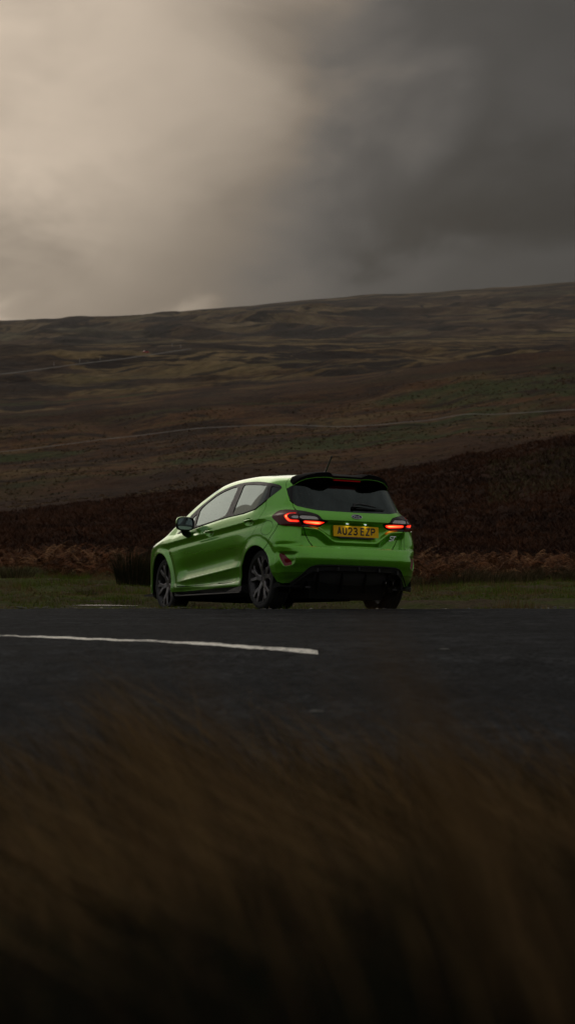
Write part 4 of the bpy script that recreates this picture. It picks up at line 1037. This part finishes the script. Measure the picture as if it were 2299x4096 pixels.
for cx,cy,a0 in ((.252,.0475,0),(-.252,.0475,90),(-.252,-.0475,180),(.252,-.0475,270)): c+=arc(cx,cy,.008,.008,a0,a0+90,4)
mb.add([plx(u,v,0) for u,v in c]+[plx(u,v,-.006) for u,v in c],[tuple(range(20))[::-1],tuple(range(20,40))]+[(i,(i+1)%20,20+(i+1)%20,20+i) for i in range(20)])
plate=mb.build('number_plate',[PLATE],car)
u=-.260+.043
cw,gap=.050,.011
seq=['A','U','2','3',' ','E','Z','P']; wtot=7*cw+5*gap+.033; u=-wtot/2+.001
for ch in seq:
    if ch==' ': u+=.033-gap; continue
    mb=MB(); ww=.0135; strokes(mb,[[(u+ww/2+a*(cw-ww),-.0395+ww/2+b*(.079-ww)+.002) for a,b in L] for L in LET[ch]],ww,plx,.0012)
    mb.build('plate_letter',[PLATEBLK],plate); u+=cw+gap
mb=MB(); mb.add([plx(a,b,.0) for a,b in((-.215,-.0555),(.215,-.0555),(.19,-.070),(-.185,-.070))]+[plx(a,b,-.02) for a,b in((-.215,-.0555),(.215,-.0555),(.19,-.070),(-.185,-.070))],[(0,1,2,3),(7,6,5,4),(0,4,5,1),(1,5,6,2),(2,6,7,3),(3,7,4,0)]); mb.build('plate_holder',[BLACKP],plate)
# dealer line below the plate, too small to read
mb=MB()
for i in range(8): mb.box((-.7055,-.0+.045-i*.0115-.03,.744),(.0005,.004,.0022+.001*(i%3==0)))
mb.build('dealer_line',[mat('pale_print',(.45,.45,.45),.5)],plate)
# plate lamps under the lip, lit
LAMPW=mat('plate_lamp_white',(.9,.9,.9),.2,emis=(.85,.93,1),estr=.5)
for y in (.105,-.105):
    mb=MB(); mb.box((-.702,y,.8805),(.008,.012,.003)); lp=mb.build('plate_lamp',[LAMPW],car)
    ld=bpy.data.lights.new('plate_lamp_light','AREA'); ld.shape='RECTANGLE'; ld.size=.03; ld.size_y=.02; ld.energy=.010; ld.color=(.9,.95,1)
    lo=bpy.data.objects.new('plate_lamp_light',ld); col.objects.link(lo); lo.parent=car; lo.location=(-.720,y,.876)
    lo.rotation_euler=Vector((.25,0,-1)).to_track_quat('-Z','Y').to_euler()
# --- badges
def rear_badge(y0,z0,off=.004):
    e=.01; x=float(R_x(np.array(abs(y0)),np.array(z0))); sl=(float(R_x(np.array(abs(y0)),np.array(z0+e)))-x)/e
    sy=.26*y0
    def f(u,v,h): return (x+v*sl-off-h+sy*(-u)-.0,y0-u,z0+v)
    return f
bx=rear_badge(0,.958,.003); n=36; mb=MB()
def oval(rx,rz,h): return [bx(rx*math.cos(2*math.pi*k/n),rz*math.sin(2*math.pi*k/n),h) for k in range(n)]
mb.add(oval(.062,.0255,0)+oval(.060,.0235,.004)+oval(.056,.0205,.004)+oval(.055,.020,.002),[(i*n+k,i*n+(k+1)%n,(i+1)*n+(k+1)%n,(i+1)*n+k) for i in range(3) for k in range(n)])
bd=smooth_by_angle(mb.build('oval_badge',[CHROME],car),30)
mesh_obj('badge_field',oval(.0555,.0202,.0022),[tuple(range(n))],[BADGEB],bd,False)
WHITE=mat('badge_silver',(.72,.72,.72),.25,metal=.4)
ford=[[(-.036,.004),(-.034,.010),(-.026,.012),(-.012,.011),(-.006,.012)],[(-.021,.011),(-.024,.000),(-.029,-.009),(-.034,-.008)],[(-.031,.001),(-.016,.002)],
 arc(-.008,-.003,.0055,.0055,0,360,10),[(.002,.002),(.003,-.003),(.002,-.009)],[(.003,-.002),(.007,.003),(.010,.002)],
 arc(.017,-.003,.0055,.0055,0,360,10),[(.027,.012),(.024,.002),(.022,-.007),(.027,-.008),(.032,-.004)]]
mb=MB(); strokes(mb,ford,.0020,lambda u,v,h:bx(u*1.15,v*1.1,.0024+h),.0008); mb.build('badge_script',[WHITE],bd)
sx=rear_badge(-.435,.752,.006)
ST=[[(.5,1),(.06,1),(.0,.86),(.02,.62),(.10,.54),(.34,.52),(.40,.44),(.38,.14),(.32,.0),(-.14,0)],[(.44,1.0),(1.12,1.0)],[(.84,.96),(.62,0)]]
sl=.16
mb=MB(); strokes(mb,[[((a-.5)*.062+(b-.5)*.012,(b-.5)*.044) for a,b in L] for L in ST],.0078,lambda u,v,h:sx(u,v,h),.004); mb.build('st_badge',[CHROME],car)
# --- cabin: seats, dashboard, wheel
def seat(x,y,w,rear=False):
    e=empty('seat'); e.parent=car
    m=MB(); prof=[(0,0),(.46,.03),(.48,.12),(.0,.10)]
    m.prism([(x+a,.32+b) for a,b in prof],y-w/2,y+w/2); smooth_by_angle(m.build('seat_cushion',[INTER],e),30)
    m=MB(); m.prism([(x+.02,.42),(x-.13,.98),(x-.07,1.02),(x+.12,.44)],y-w/2,y+w/2); m.build('seat_back',[INTER],e)
    for yy in ([y] if not rear else [y-.38,y+.38]):
        m=MB(); m.prism([(x-.15,1.03),(x-.18,1.19),(x-.13,1.21),(x-.09,1.20),(x-.07,1.03)],yy-.12,yy+.12); m.tube([(x-.11,yy-.05,.98),(x-.12,yy-.05,1.05)],.007,6); m.tube([(x-.11,yy+.05,.98),(x-.12,yy+.05,1.05)],.007,6); m.build('headrest',[INTER],e)
seat(1.12,.36,.50); seat(1.12,-.36,.50); seat(.33,0,1.22,True)
mb=MB(); mb.prism([(1.62,.60),(1.60,.84),(1.75,.92),(2.15,.90),(2.2,.6)],-.66,.66); mb.build('dashboard',[INTER],car)
mb=MB(); mb.lathe([(.182+.012*math.cos(R(a)),.012*math.sin(R(a))) for a in range(0,361,45)],28); mb.box((0,0,0),(.17,.012,.018)); mb.box((0,0,-.08),(.016,.012,.08))
v=np.array(mb.v); c_,s_=math.cos(R(62)),math.sin(R(62)); v=np.stack([1.50+v[:,1]*s_+v[:,2]*c_*.9,-.36+v[:,0],.86+v[:,2]*s_-v[:,1]*c_],1); mb.v=[tuple(q) for q in v]
smooth_by_angle(mb.build('steering_wheel',[BLACKP],car),50)
mb=MB(); mb.box((.9,0,.30),(1.25,.62,.02)); mb.build('cabin_floor',[DARK],car)
# --- front end (out of sight): lamps and grille
for s in both:
    piece('headlight',[CLEARLENS],car,s,extra=lambda S,z,x,y:np.minimum(np.minimum(x-2.70,.79-z),np.minimum(z-.68-np.maximum(3.1-x,0)*.17,y-.42)),off=.003,rim=.01,skins=(0,2))
piece('front_grille',[GLOSSB],car,0,extra=lambda S,z,x,y:np.minimum(np.minimum(z-.36,.60-z),np.minimum(x-3.2,.52-.3*(z-.36)-y)),off=.003,rim=.01,skins=(2,))
# ================================================================= plants
def blade_mesh(name,P,H,Wd,lean,segs,mats,fm=None,curl=.5,parent=None,foot=None):
    """many grass blades: P (n,3) roots, H heights, Wd widths, lean (n,2) sideways throw of the tip"""
    n=len(P); a=rng.uniform(0,2*math.pi,n); cx,cy=np.cos(a)*Wd/2,np.sin(a)*Wd/2
    V=np.zeros((n,2*segs+1,3))
    for k in range(segs+1):
        q=k/segs; off=q**(1+curl*1.6); c=np.stack([P[:,0]+lean[:,0]*off,P[:,1]+lean[:,1]*off,P[:,2]+H*(q-.25*curl*q*q)],1)
        ww=1-q*.75
        if k<segs:
            V[:,2*k]=c+np.stack([cx*ww,cy*ww,0*cx],1); V[:,2*k+1]=c-np.stack([cx*ww,cy*ww,0*cx],1)
        else: V[:,2*segs]=c
    fs=[]
    for k in range(segs-1): fs+= [(2*k,2*k+1,2*k+3),(2*k,2*k+3,2*k+2)]
    fs.append((2*segs-2,2*segs-1,2*segs)); fs=np.array(fs)
    F=(np.arange(n)[:,None,None]*(2*segs+1)+fs[None]).reshape(-1,3)
    f=None if fm is None else np.repeat(fm,len(fs))
    if foot: f=f.reshape(n,-1); f[:,:foot[0]]=foot[1]; f=f.ravel()   # shade among the stems, painted onto the blade bases
    return mesh_obj(name,V.reshape(-1,3),F,mats,parent,False,fm=f)
def leaf(name,c,rough=.75,var=.35,transl=.0):
    m=mat(name,c,rough,spec=.04); t=NT(m.node_tree); b=t.n['Principled BSDF']
    p=t.add('ShaderNodeTexCoord').outputs['Object']; n=t.noise(p,7,3,.6)
    cc=t.mix(n,tuple(x*(1-var) for x in c),tuple(x*(1+var) for x in c)); t.put(b.inputs['Base Color'],cc)
    return m
gr=[leaf('grass_green',(.085,.135,.014)),leaf('grass_olive',(.080,.088,.018)),leaf('grass_dead',(.150,.105,.045)),leaf('moss',(.120,.125,.012))]
def in_view(n,y0,y1,m=1.15,pw=1.):
    Y=y0+(y1-y0)*rng.random(n)**pw; X=(rng.random(n)*2-1)*(PW/2/FPX)*Y*m; return X,Y
# short turf on the verge
X,Y=in_view(160000,18.2,37,1.5)
pat=fbm(X*.6,Y*.5,81,4); dens=sstep(-.02,.16,pat+.50*sstep(18.9,25,Y)-.10*sstep(2,0,np.abs(X-.1)))
inpud=((X+1.88)/.38)**2+((Y-19.0)/.32)**2<1
cx_=CARI[0,0]*X+CARI[0,1]*Y+CARI[0,3]; cy_=CARI[1,0]*X+CARI[1,1]*Y+CARI[1,3]
und=(cx_>-.5)&(cx_<2.9)&(np.abs(cy_)<.95)
k=(rng.random(len(X))<dens*np.where(und,.35,1))&~inpud; X,Y,pat,und=X[k],Y[k],pat[k],und[k]
n=len(X); H=(.016+.040*rng.random(n)**2)*(1+2.2*sstep(.05,.35,fbm(X*1.5,Y*1.3,83,3)))*np.where(und,.6,1)
k=rng.random(n); fm=np.where(fbm(X*1.3,Y*.9,85,4)+.25*(k-.5)>.07,2,np.where(k<.45,0,np.where(k<.75,3,1)))
tag(blade_mesh('turf',np.stack([X,Y,verge_z(X,Y)-.004],1),H,.006+.006*rng.random(n),rng.normal(0,.02,(n,2)),1,gr,fm),'short green and yellowing turf of the verge behind the road','grass',kind='stuff')
# bracken, dead and rust brown
br=[leaf('bracken_rust',(.130,.050,.020)),leaf('bracken_pale',(.24,.125,.058)),leaf('bracken_dark',(.050,.022,.011))]
def frond_variants(nv=6):
    out=[]
    for v in range(nv):
        V=[];F=[];L=.8+.3*random.random(); ns=21; az=0; drop=.35+.8*random.random()
        pts=[]
        for i in range(ns+1):
            q=i/ns; pts.append(np.array([L*(q*.75),.06*math.sin(q*5+v),L*(.95*q-drop*q*q)]))
        for i in range(1,ns):
            q=i/ns; p=pts[i]; w_=.17*L*math.sin(math.pi*min(1,q*.95+.12))**.8*(1-q*.5)
            for s_ in(-1,1):
                a=random.uniform(.3,.8); dv=np.array([.35*w_,s_*w_,-w_*a*random.uniform(.2,1.1)]); b=len(V); t_=np.array([.009,0,.0])
                V+= [p-t_,p+t_,p+dv*.6+t_*1.2+np.array([0,0,.012]),p+dv]; F+=[(b,b+1,b+2),(b,b+2,b+3)]
        for i in range(ns):
            b=len(V); V+=[pts[i]+np.array([0,.004,0]),pts[i]-np.array([0,.004,0]),pts[i+1]]; F.append((b,b+1,b+2))
        out.append((np.array(V),np.array(F)))
    return out
FR=frond_variants()
def bracken(name,X,Y,Z,S,label,grp=None):
    VV=[];FF=[];M=[];b=0
    for i in range(len(X)):
        V,F=FR[rng.integers(len(FR))]; a=rng.uniform(0,2*math.pi); c,s=math.cos(a),math.sin(a); t_=rng.normal(0,.35)
        Q=V*S[i]; ct,st_=math.cos(t_),math.sin(t_); Q=np.stack([Q[:,0],Q[:,1]*ct-Q[:,2]*st_,Q[:,1]*st_+Q[:,2]*ct],1)
        Q=np.stack([Q[:,0]*c-Q[:,1]*s,Q[:,0]*s+Q[:,1]*c,Q[:,2]],1)+np.array([X[i],Y[i],Z[i]])
        VV.append(Q);FF.append(F+b);b+=len(V); mm=rng.random(len(F)//3+1).repeat(3)[:len(F)]; base=rng.choice([0,0,0,1,2,2]); M.append(np.where(mm<.82,base,rng.integers(3)))
    o=mesh_obj(name,np.concatenate(VV),np.concatenate(FF).astype(int),br,None,False,fm=np.concatenate(M)); tag(o,label,'bracken',kind='stuff'); return o
def base_line(px): return np.interp(px,[-1200,0,220,440,640,900,1700,2000,2299,3600],[38,37,33.5,33,31.5,34,33,34,35,36])  # where the bracken starts
n=14000; Y=28+rng.random(n)*24; X=(rng.random(n)*2-1)*(PW/2/FPX)*Y*1.45; px=PW/2+FPX*X/Y
k=(Y>base_line(px)+1.8*fbm(X*.8,X*0+2,91,3)*2)&(fbm(X*.5,Y*.35,92,3)>-.22); X,Y=X[k][:7500],Y[k][:7500]
Z=verge_z(X,Y)+.05+.25*rng.random(len(X))*(.6+fbm(X*.7,Y*.7,94,2))
bracken('bracken',X,Y,Z,.40+.40*rng.random(len(X)),'tangled rust-brown dead bracken behind the verge')
n=16000; Y=25+14*rng.random(n)**.7; X=(rng.random(n)*2-1)*(PW/2/FPX)*Y*1.5; px=PW/2+FPX*X/Y
q=fbm(X*1.1,Y*.8,111,4)+.5*sstep(30,36,Y)-.25; k=(q>.05)&(rng.random(n)<.9); X,Y,q=X[k],Y[k],q[k]; n=len(X)
rg=[leaf('rough_straw',(.120,.086,.040)),leaf('rough_brown',(.070,.044,.022)),leaf('rough_green',(.050,.060,.016))]
tag(blade_mesh('rough_grass',np.stack([X,Y,verge_z(X,Y)-.01],1),(.05+.30*np.clip(q,0,.6))*(.6+.8*rng.random(n)),.006+.006*rng.random(n),rng.normal(0,.05,(n,2))+np.array([-.02,0]),2,rg,rng.choice(3,n,p=[.42,.33,.25])),'rough straw-coloured grass growing between the turf and the bracken','grass',kind='stuff')
# rushes and tufts, each a plant of its own
rush=[leaf('rush_dark',(.020,.024,.010)),leaf('rush_brown',(.050,.036,.018))]
tuftm=[leaf('tuft_straw',(.105,.078,.040)),leaf('tuft_brown',(.052,.036,.020)),leaf('tuft_olive',(.040,.042,.015))]
def tuft(name,px,Y,h,r,n,spread,mats,label,cat,wd=.006,group=None,wts=(.5,.3,.2)):
    X=(px-PW/2)/FPX*Y; a=rng.uniform(0,2*math.pi,n); q=np.sqrt(rng.random(n)); x=X+r*q*np.cos(a); y=Y+r*q*np.sin(a)
    H=h*(.55+.5*rng.random(n)); ln=np.stack([np.cos(a)*q*spread*h+rng.normal(0,.07*h,n)+.06*h,np.sin(a)*q*spread*h+rng.normal(0,.07*h,n)],1)
    P=np.stack([x,y,verge_z(x,y)-.01],1); o0=np.array([X,Y,float(verge_z(np.array(X),np.array(Y)))])
    fm=rng.choice(len(mats),n,p=np.array(wts[:len(mats)])/sum(wts[:len(mats)]))
    o=blade_mesh(name,P-o0,H,wd*(.7+.6*rng.random(n)),ln,4,mats,fm,.5); o.location=o0; return tag(o,label,cat,group)
tuft('rush_clump',540,30.2,.80,.30,900,.35,rush,'tall dark clump of rushes in front of the bracken, left of the car','rushes',.008)
tuft('grass_tuft',375,24.5,.15,.22,300,.8,tuftm,'low dry grass tuft on the turf between the puddle and the rushes','grass tuft',.005)
tuft('grass_tuft',70,33,.34,.30,420,.5,tuftm,'pale straw grass tuft at the left edge of the photo, before the bracken','grass tuft',.007)
for px,Y,h,r,l in ((1690,32.5,.26,.34,'straw tuft right beside the rear bumper of the car, at the foot of the bracken'),(1850,33,.40,.42,'olive rush-like tuft at the foot of the bracken, first tall one right of the car'),
    (1960,33.6,.34,.40,'brown grass tuft between the olive tuft and the pale tall one'),(2085,34,.36,.36,'pale grass tuft at the foot of the bracken, third from the right edge'),(2190,34.4,.44,.45,'tallest pale grass tuft right of the car'),(2285,34.5,.30,.35,'dark grass tuft at the right edge of the photo below the bracken')):
    tuft('grass_tuft',px,Y,h,r,520,.55,tuftm,l,'grass tuft',.007,'grass tufts at the foot of the bracken')
for i,(px,Y,h) in enumerate(((1110,36,.4),(300,35,.3),(830,34.5,.35),(1500,34,.3),(-150,35,.4),(2450,35,.4))):
    pass
# heather over the near hill
hm=[leaf('heather_dark',(.026,.013,.009)),leaf('heather_brown',(.050,.023,.013)),leaf('heather_rust',(.075,.032,.016)),leaf('heather_dead_grass',(.075,.060,.026))]
n=60000; Y=46*(178/46)**rng.random(n); X=(rng.random(n)*2-1)*(PW/2/FPX)*Y*1.35
hz=landz(X,Y)+(.7*fbm(X/9,Y/14,21,5)+.40*fbm(X/1.6,Y/2.2,23,4))*sstep(58,75,Y)
k=Y<60; hz[k]=np.where(Y[k]<58.5,verge_z(X[k],Y[k]),hz[k])
bl=6; q=rng.integers(0,1,n); VV=np.repeat(np.stack([X,Y,hz-.05],1),bl,0); m=len(VV); sz=np.repeat((.07+.09*rng.random(n))*(1+Y/110),bl)
lean=rng.normal(0,1,(m,2))*sz[:,None]*.7; VV[:,:2]+=rng.normal(0,1,(m,2))*sz[:,None]*.6
pn=np.repeat(.5*fbm(X/10,Y/16,25,4)+.9*fbm(X/1.6,Y/2.2,23,4),bl)+rng.normal(0,.16,m); pxx=PW/2+FPX*VV[:,0]/VV[:,1]; olive=(pxx>1950)&(VV[:,1]>95)&(VV[:,1]<140)
fm=np.where(pn<-.18,0,np.where(pn<.14,1,2)); fm=np.where(olive&(rng.random(m)<.45),3,fm)
tag(blade_mesh('heather',VV,sz*(.7+.6*rng.random(m)),sz*.42,lean,1,hm,fm),'dark red-brown heather covering the near hillside','heather',kind='stuff')
n=26000; Y=242*(640/242)**rng.random(n); X=(rng.random(n)*2-1)*(PW/2/FPX)*Y*1.2
k=rng.random(n)<sstep(-.45,.35,fbm(X/14,Y/20,27,5)); X,Y=X[k],Y[k]; n=len(X); z_=landz(X,Y)+4.2*fbm(X/60+Y/160,Y/70,31,6)*sstep(240,300,Y)
mm=[leaf('tussock_straw',(.130,.085,.038)),leaf('tussock_brown',(.120,.066,.028)),leaf('tussock_dark',(.095,.052,.026)),leaf('tussock_green',(.062,.066,.022))]
pn=fbm(X/9,Y/12,29,4)+rng.normal(0,.10,n); fm=np.where(pn<-.16,2,np.where(pn<.12,1,0)); fm=np.where((fbm(X/40,Y/50,37,3)>.16)&(rng.random(n)<.6),3,fm)
sz=(.25+.35*rng.random(n))*(.6+Y/600); VV=np.repeat(np.stack([X,Y,z_-.1],1),3,0); VV[:,:2]+=rng.normal(0,.3,(len(VV),2))
tag(blade_mesh('moor_grass',VV,np.repeat(sz,3)*.5,np.repeat(sz,3)*.9,rng.normal(0,.4,(len(VV),2)),1,mm,np.repeat(fm,3)),'tussocks and heather scattered over the brown slope','grass',kind='stuff')
# ---- tall grass on the near bank, in front of the camera
fg=[leaf('bank_grass_gold',(.200,.122,.050),.8,.4),leaf('bank_grass_brown',(.100,.060,.028),.8,.4),leaf('bank_grass_dark_shade',(.010,.009,.006),.85,.4),leaf('bank_grass_green',(.018,.024,.008),.8,.4)]  # the near-black one also stands for shade deep in the grass
def bank_z(X,Y): return itp(Y,[.3,1.2,2.2,3.2,4.4,5.4],[-.12,-.13,-.14,-.16,-.14,-.10])+fbm(X*1.1,Y*1.1,97,3)*.05
xs=np.linspace(-5,5,160); ys=np.linspace(-3,5.5,110); xx,yy=np.meshgrid(xs,ys,indexing='ij')
V=np.stack([xx,yy,bank_z(xx,yy)],-1).reshape(-1,3); i=np.arange(xx.size).reshape(xx.shape)
m_bank=moor_mat('bank_peat',[(.3,(.010,.008,.006)),(.6,(.020,.016,.010))],1.2,(1,1,1),5,20)
tag(mesh_obj('bank',V,np.stack([i[:-1,:-1],i[1:,:-1],i[1:,1:],i[:-1,1:]],-1).reshape(-1,4),m_bank,None,True),kind='structure')
def topline(px): return np.interp(px,[-400,0,130,250,400,560,640,720,900,1010,1130,1300,1500,1700,1900,2050,2150,2299,2700],[2760,2700,2760,2690,2600,2650,2740,2790,2790,2740,2770,2860,2850,2820,2820,2830,2900,2960,2980])
# golden stems from the back of the bank, thinner ones nearer
n=30000; Y=np.where(rng.random(n)<.84,2.0+2.7*rng.random(n)**1.2,1.05+1.0*rng.random(n)); X=(rng.random(n)*2-1)*((PW/2/FPX)*Y*1.3+.2)
px=PW/2+FPX*X/Y; gz=bank_z(X,Y); clump=fbm(px/190+Y*.8,Y*1.6,99,4)
ztop=HC-(topline(px)+rng.normal(0,100,n)-330*clump-40-HORIZ)/FPX*Y
H=np.clip(ztop-gz,.12,.80)*(1-.62*rng.random(n)**1.3)
k=rng.random(n)<sstep(-.35,.10,clump); X,Y,gz,H,clump=X[k],Y[k],gz[k],H[k],clump[k]; n=len(X)
fm=np.where(rng.random(n)<.38+.8*clump,0,np.where(rng.random(n)<.6,1,2)); fm=np.where(rng.random(n)<.10,3,fm)
lean=np.stack([-.62*H+rng.normal(0,.26,n)*H,rng.normal(0,.12,n)*H],1); lean[:,0]-=.20*fbm(X*1.5,Y*1.2,95,2)
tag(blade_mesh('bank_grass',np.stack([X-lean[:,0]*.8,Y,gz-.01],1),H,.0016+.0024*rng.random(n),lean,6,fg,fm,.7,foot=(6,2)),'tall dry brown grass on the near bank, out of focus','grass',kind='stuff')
# low undergrowth before the tall grass, deep shade put into its near-black colour
n=26000; Y=.70+1.35*rng.random(n)**1.1; X=(rng.random(n)*2-1)*((PW/2/FPX)*Y*1.3+.16); px=PW/2+FPX*X/Y; gz=bank_z(X,Y)
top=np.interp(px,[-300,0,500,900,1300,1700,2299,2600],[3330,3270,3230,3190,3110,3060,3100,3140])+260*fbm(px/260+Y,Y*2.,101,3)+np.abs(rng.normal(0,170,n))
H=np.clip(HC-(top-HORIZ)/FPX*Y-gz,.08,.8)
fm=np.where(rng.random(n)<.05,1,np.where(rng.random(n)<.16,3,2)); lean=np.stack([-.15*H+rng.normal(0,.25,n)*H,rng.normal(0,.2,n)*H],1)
tag(blade_mesh('undergrowth',np.stack([X-lean[:,0]*.8,Y,gz-.01],1),H,.003+.004*rng.random(n),lean,4,fg,fm,.5,foot=(5,2)),'low undergrowth, shade painted into its colour, filling the bottom of the photo','undergrowth',kind='stuff')
# a few stems that reach up across the road, right in front of the lens
st=[(330,1.5,2580),(250,1.3,2620),(400,1.6,2560),(470,1.2,2560),(655,1.1,2500),(1070,1.3,2620),(1215,1.1,2600),(1290,.95,2480),(1360,.90,2340),(1440,.90,2300),(1500,.95,2380),(1560,.95,2460),(1700,1.2,2600),(1880,1.1,2640),(2050,1.3,2680),(680,.9,2480)]
rows=[]
for px_,Yp,yt in st:
    for r_ in range(12 if 1280<px_<1570 else 8): rows.append((px_+random.gauss(0,45),Yp+random.gauss(0,.05),yt+abs(random.gauss(0,70))))
rows=np.array(rows); Y=rows[:,1]; H=HC-(rows[:,2]-HORIZ)/FPX*Y-(-.13); X=(rows[:,0]-PW/2)/FPX*Y; n=len(X)
ln=np.stack([-.12-.10*rng.random(n),rng.normal(0,.04,n)],1); P=np.stack([X-ln[:,0],Y-ln[:,1],0*X-.13],1)
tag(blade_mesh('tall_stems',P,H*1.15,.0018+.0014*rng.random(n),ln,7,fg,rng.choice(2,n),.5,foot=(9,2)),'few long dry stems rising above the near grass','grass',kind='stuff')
# ---- stones along the far edge of the road and loose on the asphalt
STN=mat('stone_grey',(.10,.095,.085),.9,noise=(60,.4)); STN2=mat('stone_pale',(.30,.27,.22),.85,noise=(60,.3))
def stone_mesh(seed):
    r=np.random.default_rng(seed); V=[];n=7
    for i,(z,s_) in enumerate(((0,.8),(.35,1),(.75,.7))):
        for k in range(n): a=2*math.pi*k/n+i*.3; q=s_*(.75+.45*r.random()); V.append((q*math.cos(a),q*math.sin(a)*.8,z*.7))
    V.append((0,0,.68)); F=[(i*n+k,i*n+(k+1)%n,(i+1)*n+(k+1)%n,(i+1)*n+k) for i in(0,1) for k in range(n)]+[(2*n+k,2*n+(k+1)%n,3*n) for k in range(n)]
    return np.array(V),F
mb=MB()
for i in range(900):
    x=random.uniform(-4.2,4.2); y=18.12+abs(random.gauss(0,.22))+.1*float(fbm(np.array(x*2.2),np.array(3.),66,4)); V,F=stone_mesh(i%9); s_=.006+.016*random.random()**3
    a=random.uniform(0,6.28); c,s=math.cos(a),math.sin(a); z=float(verge_z(np.array(x),np.array(y))) if y>18.3 else float(road_z(np.array(x),np.array(min(y,18.1))))
    V=np.stack([V[:,0]*c-V[:,1]*s,V[:,0]*s+V[:,1]*c,V[:,2]],1)*s_+np.array([x,y,z]); mb.add(V,F,int(random.random()<.10))
tag(mb.build('gravel',[STN,STN2]),'loose gravel along the far edge of the asphalt','gravel',kind='stuff')
stones=[(1772,2598,.022,'small pale stone on the asphalt below the rear bumper, right of the white line'),(1262,2845,.020,'pale stone on the near side of the road below the end of the white line'),(193,2431,.035,'flat buff stone at the far edge of the road on the left'),(1932,2378,.045,'grey stone on the turf right of the car')]
for px_,py_,s_,l in stones:
    if py_>2437:
        Ds=np.linspace(5,17.9,300); zz=road_z((px_-PW/2)/FPX*Ds,Ds)+.004
    else: Ds=np.linspace(18.4,32,300); zz=verge_z((px_-PW/2)/FPX*Ds,Ds)
    yy_=HORIZ-(zz-HC)/Ds*FPX; j=int(np.argmin(np.abs(yy_-py_))); V,F=stone_mesh(hash(l)%97 if False else int(px_)); V=V*np.array([s_*1.5,s_,s_*.7])
    o=mesh_obj('stone',V,F,[STN],None,False); o.location=((px_-PW/2)/FPX*Ds[j],Ds[j],zz[j]-.002); tag(o,l,'stone')
# ---- red car far off on the moor road
D=d_at(583,1436,960,1420); X=(583-PW/2)/FPX*D
fc=empty('far_car',Matrix.Translation((X,D,float(landz(np.array(X),np.array(D)))+4.3))@Matrix.Rotation(R(25),4,'Z')); tag(fc,'tiny red car far away on the pale moor road, left of the hill fold','car')
RED=mat('red_paint',(.45,.02,.015),.4,coat=.5); mb=MB(); mb.prism([(-2,.3),(-2.05,.8),(-1.5,1.0),(-1.1,1.45),(.5,1.45),(1.1,1.0),(2,.85),(2.05,.3)],-.85,.85); mb.build('body',[RED],fc)
mb=MB(); mb.prism([(-1.35,1.02),(-1.0,1.38),(.42,1.38),(.85,1.02)],-.87,.87); mb.build('side_window',[GLOSSB],fc)
for x in(-1.3,1.3):
    for y in(-.8,.8): mb=MB(); mb.lathe([(0,-.1),(.32,-.1),(.32,.1),(0,.1)],16,c=(x,y,.32)); mb.build('wheel',[RUBBER],fc)

# ================================================================= the air
HZ=bpy.data.materials.new('haze_air'); HZ.use_nodes=True; t=NT(HZ.node_tree); t.n.remove(t.n['Principled BSDF'])
pv=t.add('ShaderNodeVolumePrincipled'); pv.inputs['Color'].default_value=(.95,.93,.90,1); pv.inputs['Density'].default_value=HAZE; pv.inputs['Anisotropy'].default_value=.45
t.l.new(pv.outputs[0],t.n['Material Output'].inputs['Volume'])
if HAZE>0:
    mb=MB(); mb.box((0,0,353),(3900,3900,360)); tag(mb.build('haze',[HZ]),'thin haze over the moor','haze',kind='stuff')
